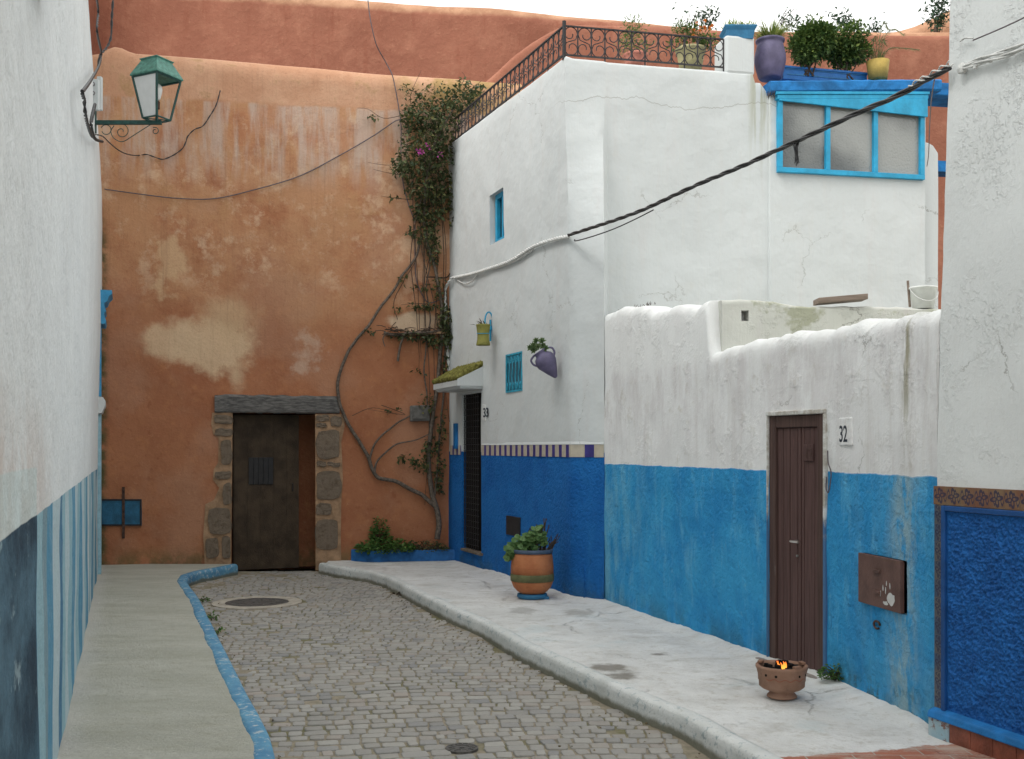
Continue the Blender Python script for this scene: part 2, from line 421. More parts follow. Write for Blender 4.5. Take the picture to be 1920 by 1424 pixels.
def left_mat():
    t=T('left_wall_paint',.85,.25); x,y,z=t.sep()
    st=t.noise(1,6,.68,k=(3.2,3.2,.55)); big=t.noise(.8,5,.6)
    c=t.mix(t.mr(big,.3,.7),(.71,.745,.75),(.78,.815,.815))
    c=t.mix(t.math('MULTIPLY',t.mr(st,.50,.74),.30),c,(.62,.615,.60))
    c=t.mix(t.math('MULTIPLY',t.mr(t.noise(6,5,.7),.5,.7),.3),c,(.60,.62,.61))
    c=t.mix(t.math('MULTIPLY',t.mr(t.noise(1,5,.75,k=(16,9,9)),.6,.70),.4),c,(.42,.42,.40))
    c=t.mix(t.math('MULTIPLY',t.math('MULTIPLY',t.mr(z,1.95,1.5),t.mr(y,5.2,3.2)),t.mr(t.noise(3,5,.6),.3,.6)),c,(.58,.52,.48))
    # painted stripes by distance along the wall
    def ramp(vals,lo,hi):
        r=t.N.new('ShaderNodeValToRGB'); r.color_ramp.interpolation='CONSTANT'
        yy=t.math('ADD',y,t.math('MULTIPLY',t.math('SUBTRACT',t.noise(7,3,.6,k=(1,1,.3)),.5),.03))
        t.L.new(t.mr(yy,lo,hi,smooth=False),r.inputs[0])
        e=r.color_ramp.elements
        e[0].position=0; e[0].color=(*vals[0][1],1); e[1].position=(vals[1][0]-lo)/(hi-lo); e[1].color=(*vals[1][1],1)
        for a,cc in vals[2:]:
            q=e.new((a-lo)/(hi-lo)); q.color=(*cc,1)
        return r.outputs[0]
    LB=(.27,.45,.52);MBL=(.095,.28,.42);GR=(.19,.30,.35);PL=(.44,.56,.60);DB=(.055,.18,.31);WH=(.55,.62,.63)
    v1=[(3.0,DB),(3.88,LB),(4.18,GR),(4.42,MBL),(4.78,PL),(5.35,DB),(5.55,LB),(5.8,PL),(6.15,LB),(6.5,MBL),(6.9,PL),(7.3,LB),(7.6,MBL),(7.95,PL)]
    v2=[(8.3,PL),(8.6,LB),(8.9,MBL),(9.3,WH),(9.7,LB),(10.0,PL),(10.4,MBL),(10.8,LB),(11.3,PL),(11.8,MBL),(12.2,WH),(12.7,LB),(13.2,PL)]
    s1=ramp(v1,3.0,8.3); s2=ramp(v2,8.3,13.9)
    stp=t.mix(t.mr(y,8.299,8.301,smooth=False),s1,s2)
    stp=t.mix(t.math('MULTIPLY',t.mr(t.noise(1,6,.75,k=(6,6,6)),.45,.75),.35),stp,(.46,.54,.56))
    stp=t.mix(t.math('MULTIPLY',t.mr(t.noise(1,6,.75,k=(9,9,14)),.60,.72),.3),stp,(.12,.16,.18))
    dk=t.mix(t.mr(t.noise(1,7,.68,k=(.9,.9,2.0)),.36,.62),(.020,.045,.072),(.085,.165,.225))
    dk=t.mix(t.math('MULTIPLY',t.mr(t.noise(1,6,.72,k=(2.2,2.2,5.5),v=t.addv(t.P,(4,2,1))),.60,.70),.85),dk,(.28,.38,.42))
    dk=t.mix(t.math('MULTIPLY',t.mr(z,.8,.3),.55),dk,(.07,.19,.28))
    low=t.mix(t.mr(y,3.875,3.885,smooth=False),dk,stp)
    zz=t.math('ADD',z,t.math('MULTIPLY',t.math('SUBTRACT',t.noise(4,4,.6),.5),.012))
    pale=t.math('MULTIPLY',t.mr(zz,1.585,1.575),t.mr(y,3.88,3.87))
    c=t.mix(t.math('MULTIPLY',pale,.5),c,(.50,.64,.64))
    c=t.mix(t.mr(zz,1.408,1.402),c,low)
    t.bump(t.noise(45,5,.7),.005); t.bump(t.noise(1,6,.65,k=(8,8,8)),.022)
    return t.out(c)
M_left=left_mat()
def orange_mat():
    t=T('ochre_lime_plaster',.92,.15); x,y,z=t.sep()
    base=t.mix(t.mr(t.noise(1.1,6,.62),.3,.7),(.335,.130,.066),(.42,.182,.095))
    base=t.mix(t.math('MULTIPLY',t.mr(t.noise(5,6,.68),.5,.72),.5),base,(.50,.22,.10))
    base=t.mix(t.math('MULTIPLY',t.mr(t.noise(9,5,.7),.56,.7),.45),base,(.26,.09,.045))
    # ochre upper half where the wash has thinned
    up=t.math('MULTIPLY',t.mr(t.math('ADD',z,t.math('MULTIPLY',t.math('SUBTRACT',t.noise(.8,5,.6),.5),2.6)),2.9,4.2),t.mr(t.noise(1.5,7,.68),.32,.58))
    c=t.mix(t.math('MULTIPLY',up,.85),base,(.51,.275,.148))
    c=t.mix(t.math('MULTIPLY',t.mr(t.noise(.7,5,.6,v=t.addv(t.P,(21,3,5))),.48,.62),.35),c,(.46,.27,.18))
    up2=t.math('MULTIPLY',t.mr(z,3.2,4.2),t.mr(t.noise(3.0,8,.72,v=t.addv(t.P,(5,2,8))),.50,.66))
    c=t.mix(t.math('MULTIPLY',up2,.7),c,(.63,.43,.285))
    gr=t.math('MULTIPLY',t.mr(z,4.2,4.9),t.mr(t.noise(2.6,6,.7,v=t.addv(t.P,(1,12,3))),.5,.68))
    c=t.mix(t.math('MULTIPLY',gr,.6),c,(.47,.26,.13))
    # pale bare patches
    for (px,py,r,soft,k,wp,sd,col,st) in [
        (400,650,.50,.12,(1,1,1.45),.16,0,(.66,.47,.30),.92),(330,640,.40,.14,(1,1,1.7),.14,3,(.66,.47,.30),.85),(430,600,.33,.22,(1,1,1.1),.16,6,(.62,.43,.26),.7),
        (443,700,.11,.06,(1,1,.6),.05,9,(.66,.47,.30),.8),(775,605,.34,.07,(1,1,2.6),.10,2,(.62,.48,.34),.85),
        (580,665,.17,.08,(1,1,.9),.22,5,(.58,.42,.32),.6),(320,470,.16,.06,(1,1,.55),.16,8,(.62,.42,.25),.7),(300,540,.10,.05,(1,1,.7),.14,4,(.62,.42,.25),.7)]:
        p=W(OW,px,py); m=t.near(p,r,soft*1.2,k,wp*1.25,3.4,sd)
        c=t.mix(t.math('MULTIPLY',m,st),c,col)
    # lime runs below the rounded coping
    lim=t.math('MULTIPLY',t.mr(z,5.0,5.6),t.mr(t.math('ADD',z,t.math('MULTIPLY',t.noise(2,4,.6),.12)),6.32,6.27))
    lim=t.math('MULTIPLY',lim,t.mr(t.noise(1,6,.66,k=(5,5,.55)),.40,.60))
    c=t.mix(t.math('MULTIPLY',lim,.75),c,(.52,.41,.345))
    cap=t.mr(t.math('ADD',z,t.math('MULTIPLY',t.noise(2.5,5,.6),.14)),6.26,6.34)
    capc=t.mix(t.mr(t.noise(2,6,.65),.35,.7),(.50,.27,.165),(.60,.36,.235))
    capc=t.mix(t.math('MULTIPLY',t.mr(t.noise(4,6,.7),.55,.68),.6),capc,(.36,.22,.10))
    capc=t.mix(t.math('MULTIPLY',t.math('MULTIPLY',t.mr(x,-1.9,-1.0),t.mr(t.noise(3,5,.65),.38,.6)),.8),capc,(.33,.23,.085))
    c=t.mix(cap,c,capc)
    sp=t.mr(t.noise(22,3,.7),.68,.76); c=t.mix(t.math('MULTIPLY',sp,.45),c,(.16,.06,.03))
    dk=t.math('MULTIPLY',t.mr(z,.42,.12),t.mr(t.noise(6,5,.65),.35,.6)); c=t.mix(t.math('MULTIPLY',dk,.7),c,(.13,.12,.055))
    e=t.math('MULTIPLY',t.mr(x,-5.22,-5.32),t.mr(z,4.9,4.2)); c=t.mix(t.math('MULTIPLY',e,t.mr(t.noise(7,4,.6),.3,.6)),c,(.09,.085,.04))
    c=t.mix(t.math('MULTIPLY',t.mr(t.noise(45,4,.8),.52,.72),.30),c,(.20,.085,.045))
    c=t.mix(t.math('MULTIPLY',t.mr(t.noise(16,6,.8),.56,.70),.30),c,(.60,.36,.22))
    # thin rain streaks
    rs=t.math('MULTIPLY',t.mr(t.noise(1,6,.7,k=(24,24,.8)),.52,.70),t.mr(z,1.8,3.6)); c=t.mix(t.math('MULTIPLY',rs,.25),c,(.24,.12,.07))
    t.bump(t.noise(30,5,.65),.006); t.bump(t.noise(4,5,.6),.02)
    return t.out(c)
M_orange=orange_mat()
def ramp_mat():
    t=T('red_rampart_plaster',.92,.15); x,y,z=t.sep()
    c=t.mix(t.mr(t.noise(.7,6,.62),.3,.7),(.27,.108,.070),(.34,.142,.092))
    c=t.mix(t.math('MULTIPLY',t.mr(t.noise(2.2,6,.7),.46,.68),.5),c,(.43,.20,.13))
    c=t.mix(t.math('MULTIPLY',t.mr(t.noise(1,6,.7,k=(5,5,.7)),.5,.7),.4),c,(.24,.075,.045))
    cz=t.math('SUBTRACT',z,t.mr(x,-8,8,9.38,8.52,smooth=False))
    cap=t.mr(t.math('ADD',cz,t.math('MULTIPLY',t.noise(1.5,5,.6),.16)),.02,.12)
    c=t.mix(t.math('MULTIPLY',cap,.85),c,t.mix(t.mr(t.noise(2,5,.7),.4,.65),(.40,.22,.13),(.56,.33,.205)))
    sp=t.mr(t.noise(14,3,.7),.67,.75); c=t.mix(t.math('MULTIPLY',sp,.5),c,(.17,.07,.04))
    c=t.mix(t.math('MULTIPLY',t.mr(t.noise(12,6,.8),.54,.70),.35),c,(.52,.27,.17))
    c=t.mix(t.math('MULTIPLY',t.mr(t.noise(30,5,.8),.54,.72),.30),c,(.17,.06,.04))
    t.bump(t.noise(20,5,.65),.008); t.bump(t.noise(3,5,.6),.03)
    return t.out(c)
M_rampart=ramp_mat()
def cobble_mat():
    t=T('granite_setts',.7,.35)
    r=t.rnd()
    c=t.mix(r,(.28,.268,.245),(.37,.355,.325))
    w=t.mr(t.math('FRACT',t.math('MULTIPLY',r,7.31)),.80,1,smooth=False); c=t.mix(t.math('MULTIPLY',w,.75),c,(.34,.29,.25))
    w=t.mr(t.math('FRACT',t.math('MULTIPLY',r,13.7)),.75,1,smooth=False); c=t.mix(t.math('MULTIPLY',w,.6),c,(.20,.205,.215))
    c=t.mix(t.math('MULTIPLY',t.mr(t.noise(2.0,6,.65),.42,.66),.5),c,(.36,.34,.30))
    c=t.mix(t.math('MULTIPLY',t.mr(t.noise(60,4,.7),.5,.75),.5),c,(.38,.36,.34))
    t.bump(t.noise(70,4,.7),.005); t.bump(t.noise(18,3,.6),.008)
    return t.out(c)
def mortar_mat():
    t=T('sandy_joint',.95,.1)
    c=t.mix(t.mr(t.noise(14,5,.7),.35,.7),(.25,.22,.165),(.38,.335,.26))
    c=t.mix(t.math('MULTIPLY',t.mr(t.noise(1.8,5,.65),.46,.62),.65),c,(.12,.125,.04))
    c=t.mix(t.math('MULTIPLY',t.mr(t.noise(2.0,6,.65),.42,.66),.7),c,(.32,.275,.215))
    t.bump(t.noise(120,4,.7),.006)
    return t.out(c)
def lpave_mat():
    t=T('combed_concrete',.92,.15); x,y,z=t.sep()
    c=t.mix(t.mr(t.noise(1,6,.65,k=(.8,2.6,1)),.3,.7),(.48,.475,.40),(.59,.58,.505))
    c=t.mix(t.math('MULTIPLY',t.mr(t.noise(1,7,.75,k=(4,9,1)),.46,.68),.4),c,(.40,.38,.28))
    c=t.mix(t.math('MULTIPLY',t.mr(t.noise(9,6,.75),.5,.72),.35),c,(.50,.495,.45))
    # paler swept edges beside wall and kerb
    d=t.math('ADD',t.math('ADD',x,t.math('MULTIPLY',y,.364)),.317)
    c=t.mix(t.math('MULTIPLY',t.mr(t.math('ADD',d,t.math('MULTIPLY',t.noise(6,4,.6),.2)),.28,.12),.6),c,(.64,.63,.58))
    t.bump(t.noise(1,4,.6,k=(30,110,20),dist=1.5),.016); t.bump(t.noise(60,4,.7),.005)
    return t.out(c)
def rpave_mat():
    t=T('limewashed_concrete',.9,.2); x,y,z=t.sep()
    c=t.mix(t.mr(t.noise(2.0,6,.65),.3,.7),(.63,.625,.60),(.76,.76,.74))
    c=t.mix(t.math('MULTIPLY',t.mr(t.noise(1,7,.72,k=(2.4,3.6,1)),.48,.68),.42),c,(.40,.375,.335))
    c=t.mix(t.math('MULTIPLY',t.mr(t.noise(11,6,.75),.5,.7),.6),c,(.46,.43,.37))
    c=t.mix(t.math('MULTIPLY',t.mr(t.noise(38,4,.8),.58,.7),.45),c,(.33,.31,.26))
    c=t.mix(t.math('MULTIPLY',t.mr(t.noise(1.1,4,.6,v=t.addv(t.P,(3,3,0))),.55,.7),.4),c,(.50,.60,.61))
    for px,py,r,k in ((1140,1252,.13,(1,1,1)),(1160,1268,.10,(1,1,1)),(1180,1262,.06,(1,1,1)),(1085,1150,.12,(1,.6,1)),(1240,1228,.05,(1,1,1)),(980,1145,.12,(1,.7,1))):
        Y=F*1.52/(py-840); p=((px-960)/F*Y,Y,.13)
        m=t.near(p,r,.05,k,.06,9,px*.01); c=t.mix(t.math('MULTIPLY',m,.75 if px in(1140,1160,1240) else .4),c,(.15,.13,.10))
    wv=t.N.new('ShaderNodeVectorMath'); wv.operation='ADD'; t.L.new(t.P,wv.inputs[0]); t.L.new(t.vmul(t.noise(3,6,.7,col=True),(.4,.4,.0)),wv.inputs[1])
    cv=t.voro(1.0,feature='DISTANCE_TO_EDGE',v=wv.outputs[0])
    cm=t.math('MULTIPLY',t.mr(cv,.009,.002),t.mr(t.noise(1.6,3,.6,v=t.addv(t.P,(2,5,0))),.46,.56))
    c=t.mix(t.math('MULTIPLY',cm,.2),c,(.2,.18,.14))
    wear=t.mr(z,.145,.185); c=t.mix(t.math('MULTIPLY',wear,.75),c,(.72,.75,.74))
    # terracotta paving nearest the camera
    yy=t.math('SUBTRACT',y,t.math('MULTIPLY',t.math('SUBTRACT',x,1.26),.25))
    yy=t.math('ADD',yy,t.math('MULTIPLY',t.math('SUBTRACT',t.noise(5,5,.65),.5),.16))
    tm=t.mr(yy,5.235,5.215)
    br=t.N.new('ShaderNodeTexBrick'); br.inputs['Scale'].default_value=1; br.inputs['Brick Width'].default_value=.24; br.inputs['Row Height'].default_value=.12; br.inputs['Mortar Size'].default_value=.004
    br.inputs['Color1'].default_value=(.34,.12,.075,1); br.inputs['Color2'].default_value=(.42,.17,.11,1); br.inputs['Mortar'].default_value=(.40,.36,.31,1); t.L.new(t.P,br.inputs['Vector'])
    tc=t.mix(t.math('MULTIPLY',t.mr(t.noise(1,6,.72,k=(3,9,1)),.42,.62),.75),br.outputs[0],(.50,.42,.35))
    c=t.mix(tm,c,tc)
    t.bump(t.noise(35,5,.7),.006); t.bump(t.math('SUBTRACT',t.noise(5,6,.65),t.math('MULTIPLY',cm,.3)),.03)
    return t.out(c)
def kerb_mat(name,a,b,chip,amt):
    t=T(name,.8,.3)
    c=t.mix(t.mr(t.noise(4,6,.65),.3,.7),a,b)
    c=t.mix(t.mr(t.noise(16,6,.75),.56-amt,.68-amt),c,chip)
    zk=t.math('ADD',t.sep()[2],t.math('MULTIPLY',t.noise(9,4,.6),-.05))
    c=t.mix(t.math('MULTIPLY',t.mr(zk,.03,-.01),.85),c,(.15,.14,.085))
    c=t.mix(t.math('MULTIPLY',t.mr(t.noise(34,5,.75),.55,.7),.4),c,(.27,.27,.22))
    t.bump(t.noise(40,5,.7),.006); t.bump(t.noise(7,5,.6),.012)
    return t.out(c)
M_kl=kerb_mat('blue_kerb_paint',(.07,.21,.36),(.13,.33,.48),(.5,.53,.53),.025)
M_kr=kerb_mat('white_kerb_paint',(.60,.615,.59),(.74,.75,.73),(.38,.44,.45),.03)
def wood_mat(name,a,b,k=(60,60,2.0),pale=None):
    t=T(name,.65,.35)
    c=t.mix(t.mr(t.noise(1,6,.65,k=k),.3,.7),a,b)
    c=t.mix(t.math('MULTIPLY',t.mr(t.noise(1,6,.75,k=(k[0]*.5,k[1]*.5,k[2]*1.5)),.6,.74),.4),c,pale or tuple(min(1,q*2.2) for q in b))
    t.bump(t.noise(1,4,.6,k=k),.004)
    return t.out(c)
M_door=wood_mat('brown_door_paint',(.065,.034,.031),(.115,.064,.058))
M_dframe=wood_mat('worn_frame_paint',(.055,.03,.026),(.10,.06,.05),pale=(.38,.37,.34))
M_oldwood=wood_mat('weathered_plank',(.17,.13,.10),(.27,.21,.17),k=(3,40,40))
M_lintel=wood_mat('weathered_lintel',(.05,.047,.045),(.17,.16,.15),k=(5,50,50),pale=(.30,.28,.26))
M_fardoor=simple('old_brown_door',(.055,.038,.024),.75,.25,.35,5,.004)
M_dark=simple('dark_iron',(.018,.018,.020),.55,.4,.3,20,.001)
M_darkgrille=simple('dark_grille',(.012,.011,.012),.5,.4,.3,20)
M_iron=simple('railing_iron',(.035,.032,.034),.6,.4,.4,30,.001)
M_turq=simple('turquoise_paint',(.02,.33,.56),.45,.4,.18,6,.003,bs=25)
M_turqd=simple('blue_slab_paint',(.012,.15,.40),.7,.3,.35,5,.012,bs=12)
M_blueflat=simple('blue_planter_paint',(.02,.15,.42),.55,.4,.15,9,.002)
M_teal=simple('teal_planter_paint',(.035,.18,.34),.55,.4,.15,9,.003)
M_purple=simple('purple_glaze',(.125,.11,.195),.6,.4,.22,7,.006,bs=14)
M_yellow=simple('ochre_pot_paint',(.42,.30,.08),.7,.3,.2,9,.004)
M_olive=simple('olive_pot_paint',(.24,.23,.06),.75,.3,.25,9,.004)
M_pinkpot=simple('pink_terracotta',(.50,.20,.15),.8,.3,.2,9,.004)
M_sage=simple('sage_pot_paint',(.36,.33,.18),.8,.3,.2,9,.004)
def terra(name,a=(.40,.135,.055),b=(.52,.20,.085)):
    t=T(name,.75,.3)
    c=t.mix(t.mr(t.noise(6,5,.6),.3,.7),a,b)
    c=t.mix(t.math('MULTIPLY',t.mr(t.noise(18,5,.7),.58,.7),.5),c,tuple(q*.5 for q in a))
    t.bump(t.noise(30,5,.6),.004); t.bump(t.noise(1,3,.5,k=(2,2,80)),.003)
    return t.out(c)
M_terra=terra('terracotta'); M_brazier=terra('brazier_clay',(.23,.125,.08),(.34,.20,.14))
M_gband=simple('green_band',(.13,.13,.06),.8,.3,.25,12)
M_soil=simple('soil',(.03,.022,.015),.95,.1,.4,20,.02)
M_lampgreen=simple('green_lamp_paint',(.075,.22,.175),.55,.4,.3,25,.002)
M_lampdark=simple('dark_green_iron',(.02,.07,.062),.55,.4,.3,25,.002)
M_bulb=simple('bulb_glass',(.75,.76,.74),.25,.5,.03)
M_glassw=simple('opal_pane',(.70,.72,.72),.35,.5,.04)
M_greybox=simple('grey_box',(.12,.115,.105),.6,.4,.3,14,.003)
M_bluebox=simple('blue_hatch_paint',(.02,.115,.21),.6,.4,.3,9,.004)
M_rust=simple('rusty_strap',(.07,.04,.03),.8,.3,.5,20,.004)
M_cableb=simple('black_cable',(.028,.029,.031),.5,.5,.2,30)
M_cablew=simple('painted_cable',(.66,.67,.65),.7,.3,.12,30,.003)
M_cableg=simple('grey_wire',(.12,.10,.11),.6,.4,.2,30)
M_beige=simple('beige_tile',(.50,.45,.36),.4,.5,.1,12)
M_violet=simple('violet_tile',(.045,.035,.20),.35,.5,.2,12)
M_redtile=simple('red_tile',(.24,.075,.045),.55,.4,.35,9,.004)
M_cream=simple('cream_plastic',(.74,.76,.74),.5,.4,.1,9)
M_numb=simple('number_ink',(.02,.03,.045),.6,.3,.1)
M_plaq=simple('number_plate',(.72,.74,.73),.6,.3,.05)
M_moss=simple('mossy_tile',(.20,.19,.055),.95,.1,.5,22,.02,bs=40)
M_whitep=plaster('white_trim_plaster',stain=.5,rough_bump=.004)
M_hatch=simple('brown_hatch_paint',(.13,.072,.06),.6,.4,.2,9,.002)
M_chip=simple('chipped_white',(.6,.61,.6),.8,.2,.1)
M_stone=None
def stone_mat():
    t=T('tufa_jamb_stone',.95,.1)
    r=t.rnd(); c=t.mix(r,(.15,.115,.085),(.23,.18,.135))
    c=t.mix(t.math('MULTIPLY',t.mr(t.noise(14,6,.75),.5,.68),.6),c,(.08,.055,.035))
    c=t.mix(t.math('MULTIPLY',t.mr(t.noise(25,5,.75),.62,.74),.5),c,(.35,.26,.17))
    t.bump(t.noise(22,6,.75),.02); return t.out(c)
M_stone=stone_mat()
M_jamb=simple('jamb_mortar',(.36,.23,.14),.95,.1,.25,9,.012,bs=20)
M_passage=simple('shaded_passage',(.05,.02,.012),.95,.1,.3,4,.01)  # near-black base colour: shade of the passage interior put into the material
M_trunk=simple('vine_bark',(.13,.105,.085),.9,.2,.4,30,.006)
M_twig=simple('twig_bark',(.075,.055,.042),.9,.2,.4,30)
def leafmat(name,a,b,cc=None):
    t=T(name,.55,.35); r=t.rnd()
    c=t.mix(r,a,b)
    if cc: c=t.mix(t.mr(t.math('FRACT',t.math('MULTIPLY',r,9.7)),.86,.94),c,cc)
    t.b.inputs['Subsurface Weight'].default_value=0
    tr=t.N.new('ShaderNodeBsdfTranslucent'); t.L.new(c,tr.inputs[0])
    mx=t.N.new('ShaderNodeMixShader'); mx.inputs[0].default_value=.25
    o=[n for n in t.N if n.type=='OUTPUT_MATERIAL'][0]
    t.out(c); t.L.new(t.b.outputs[0],mx.inputs[1]); t.L.new(tr.outputs[0],mx.inputs[2]); t.L.new(mx.outputs[0],o.inputs[0])
    return t.mat
M_leafd=leafmat('bougainvillea_leaf',(.032,.052,.022),(.10,.12,.045),(.19,.18,.06))
M_leafg=leafmat('geranium_leaf',(.07,.16,.045),(.17,.28,.10))
M_grass=leafmat('grass_blade',(.16,.24,.05),(.34,.40,.11),(.45,.42,.18))
M_leafb=leafmat('bush_leaf',(.035,.08,.02),(.12,.19,.045),(.20,.26,.06))
M_leafl=leafmat('light_bush_leaf',(.09,.15,.045),(.20,.27,.09))
M_leaft=leafmat('tree_leaf',(.02,.06,.03),(.05,.11,.06))
M_succ=leafmat('succulent_leaf',(.07,.13,.045),(.15,.21,.09))
M_palm=leafmat('palm_leaflet',(.10,.13,.05),(.21,.22,.09))
M_weed=leafmat('weed_leaf',(.045,.12,.025),(.13,.23,.055))
M_flower=leafmat('magenta_bract',(.38,.03,.25),(.5,.07,.36))
M_orf=leafmat('orange_petal',(.6,.16,.02),(.7,.25,.04))
M_dark2=simple('interior_dark',(.02,.017,.015),.95,.05,.2)

# ------------------------------------------------------------ ground, street, pavements
mb=MB(); mb.add([(-300,-300,-.06),(300,-300,-.06),(300,500,-.06),(-300,500,-.06)],[[0,1,2,3]])
tag(mb.build('ground',simple('packed_earth',(.2,.17,.13),.95,.1,.2,.5)),kind='structure')
KLin=[(1.0,-.02),(2.6,-.48),(5.25,-1.276),(5.66,-1.40),(6.19,-1.59),(6.83,-1.83),(7.92,-2.23),(9.65,-2.86),(10.97,-3.34),(12.1,-3.80),(12.72,-3.96),(13.15,-3.93),(13.5,-3.80),(13.95,-3.66)]
KRout=[(1.0,2.62),(2.5,2.12),(5.65,1.07),(6.07,.965),(6.43,.80),(6.85,.62),(7.38,.413),(7.67,.296),(8.33,.037),(9.35,-.28),(9.97,-.55),(10.71,-.82),(11.26,-1.03),(11.96,-1.27),(12.64,-1.52),(13.1,-1.77),(13.6,-2.22),(14.05,-2.56)]
def lerp_tab(tab,y):
    if y<=tab[0][0]: return tab[0][1]
    for (a,b),(c,d) in zip(tab[:-1],tab[1:]):
        if y<=c: return b+(d-b)*(y-a)/(c-a)
    return tab[-1][1]
kl=lambda y:lerp_tab(KLin,y); kr=lambda y:lerp_tab(KRout,y)
def sandy(x,y):
    v=nz((x*.55+4,y*.42,1.3))+.45*nz((x*1.7,y*1.3,5))
    s=.0
    s+=.75*sm(y,11.3,12.6)*(.6+.8*nz((x*2,y*2,0)))                     # worn by the doorway
    s+=.8*sm(kl(y)+.6-x,0,.45)*(.7+nz((x*2,y*1.6,3)))                   # silt along the blue kerb
    s+=.55*sm(x-(kr(y)-.75),0,.6)*sm(7.6-y,0,1.2)
    return v*.8+s-.25
mo=MB(); nx=120; ys=[.6+i*.07 for i in range(int((14.3-.6)/.07)+1)]
for y in ys:
    a=kl(y)-.25; b=kr(y)+.25
    for i in range(nx+1):
        x=a+(b-a)*i/nx
        mo.v.append(Vector((x,y,-.0095+.0090*sm(sandy(x,y),-.1,.5)+.003*nz((x,y,0),9))))
for j in range(len(ys)-1):
    for i in range(nx):
        a=j*(nx+1)+i; mo.f.append([a,a+1,a+nx+2,a+nx+1]); mo.m.append(0)
# setts laid in gently bowed courses
y=4.2; BH=(-1.87+0,0)
MHS=[(W_:=P(482,1130,1),None)]
mh1=((482-960)/F*11.5,F*H/(1130-840)); mh1=((482-960)/F*mh1[1],mh1[1]); y2=F*H/(1403-840); mh2=((866-960)/F*y2,y2)
row=0
while y<14.4:
    rh=random.uniform(.084,.112)
    x=-4.3+random.uniform(0,.1)
    while x<2.0:
        wd=random.choice((1,1,1,1.25,.8))*random.uniform(.078,.128)
        cx=x+wd/2; bow=.16*math.sin(cx*1.15+row*.05)+.05*nz((cx*.8,y*.5,0))*2
        cy=y+rh/2+bow+random.uniform(-.010,.010)
        ok=kl(cy)+.13<cx-wd*.3 and cx+wd*.3<kr(cy)-.0 and cy<14.25 and cy>4.6
        if math.hypot(cx-mh1[0],(cy-mh1[1]))<.50 or math.hypot(cx-mh2[0],cy-mh2[1])<.12: ok=False
        if ok and random.random()>.012:
            g=.0025+random.uniform(0,.004); hw=wd/2-g; hh=rh/2-g; ch=random.uniform(.005,.014)
            ang=.16*1.15*math.cos(cx*1.15+row*.05)+random.gauss(0,.06)
            ca,sa=math.cos(ang),math.sin(ang); tx,ty=random.gauss(0,.016),random.gauss(0,.016); zt=random.gauss(0,.0015)
            loop=[(-hw+ch,-hh),(hw-ch,-hh),(hw,-hh+ch),(hw,hh-ch),(hw-ch,hh),(-hw+ch,hh),(-hw,hh-ch),(-hw,-hh+ch)]
            loop=[(a*random.uniform(.90,1.03),b*random.uniform(.86,1.03)) for a,b in loop]
            o=len(mo.v)
            for sc_,zz in ((1.0,-.035),(1.0,-.005),(.965,-.0015),(.88,.0)):
                for a,b in loop:
                    a*=sc_;b*=sc_; mo.v.append(Vector((cx+a*ca-b*sa,cy+a*sa+b*ca,zz+zt+a*tx+b*ty)))
            for k in range(3):
                for q in range(8):
                    mo.f.append([o+k*8+q,o+k*8+(q+1)%8,o+k*8+8+(q+1)%8,o+k*8+8+q]); mo.m.append(1)
            mo.f.append([o+24+q for q in range(8)]); mo.m.append(1)
        x+=wd
    y+=rh; row+=1
street=mo.build('street',[mortar_mat(),cobble_mat()],smooth=True); street.data.set_sharp_from_angle(angle=math.radians(60))
tag(street,'worn grey granite setts with sandy mossy joints',kind='structure')

def kerb(name,tab,mat,side,label):
    line=[(lerp_tab(tab,y),y) for y in [1+i*.07 for i in range(int((tab[-1][0]-1)/.07)+1)]]
    mb=MB(); n=len(line)
    prof=[(-.004,-.05),(0,.02),(.0,.09),(.006,.118),(.020,.133),(.045,.138),(.085,.136),(.115,.129),(.13,.02)]
    for i,(x,y) in enumerate(line):
        a=Vector(line[max(i-2,0)]);b=Vector(line[min(i+2,n-1)]); d=(b-a).normalized(); nn=Vector((-d.y,d.x))*side
        for u,z in prof:
            q=Vector((x,y))+nn*(u+(.007*nz((x*1.3,y*1.3,z*4)) if z>0 else 0))
            mb.v.append(Vector((q.x,q.y,z+(.005*nz((x*2,y*2,u*9)) if z>.03 else 0))))
    k=len(prof)
    for i in range(n-1):
        for j in range(k-1):
            a=i*k+j; f=[a,a+1,a+k+1,a+k]; mb.f.append(f if side>0 else f[::-1]); mb.m.append(0)
    return tag(mb.build(name,mat,smooth=True),label,kind='structure')
# left kerb table is the inner (pavement) edge: street face lies .11 to the right
KLs=[(y,x+.115) for y,x in KLin]
kerb('kerb',KLs,M_kl,1,'chipped blue painted kerb of the left pavement')
kerb('kerb',KRout,M_kr,-1,'rounded white painted kerb of the right pavement')
def wallx(y):
    """x of the right-hand wall faces at depth y"""
    pts=[(1.0,3.80),(5.68,2.263),(5.74,2.268),(6.99,2.06),(7.6,1.835),(10.47,.905),(10.771,.594),(14.65,-.88)]
    return lerp_tab(pts,y)
mb=MB(); ny=190; nx=40
for j in range(ny+1):
    y=.8+(13.95-.8)*j/ny; xa=-.317-.364*y-.1; xb=kl(y)+.02
    for i in range(nx+1):
        x=xa+(xb-xa)*i/nx; mb.v.append(Vector((x,y,.13+.004*nz((x,y,0),2)+.0015*nz((x*3,y*16,0)))))
for j in range(ny):
    for i in range(nx):
        a=j*(nx+1)+i; mb.f.append([a,a+1,a+nx+2,a+nx+1]); mb.m.append(0)
tag(mb.build('pavement',lpave_mat(),smooth=True),'combed grey concrete pavement on the left',kind='structure')
mb=MB(); ny=280; nx=60
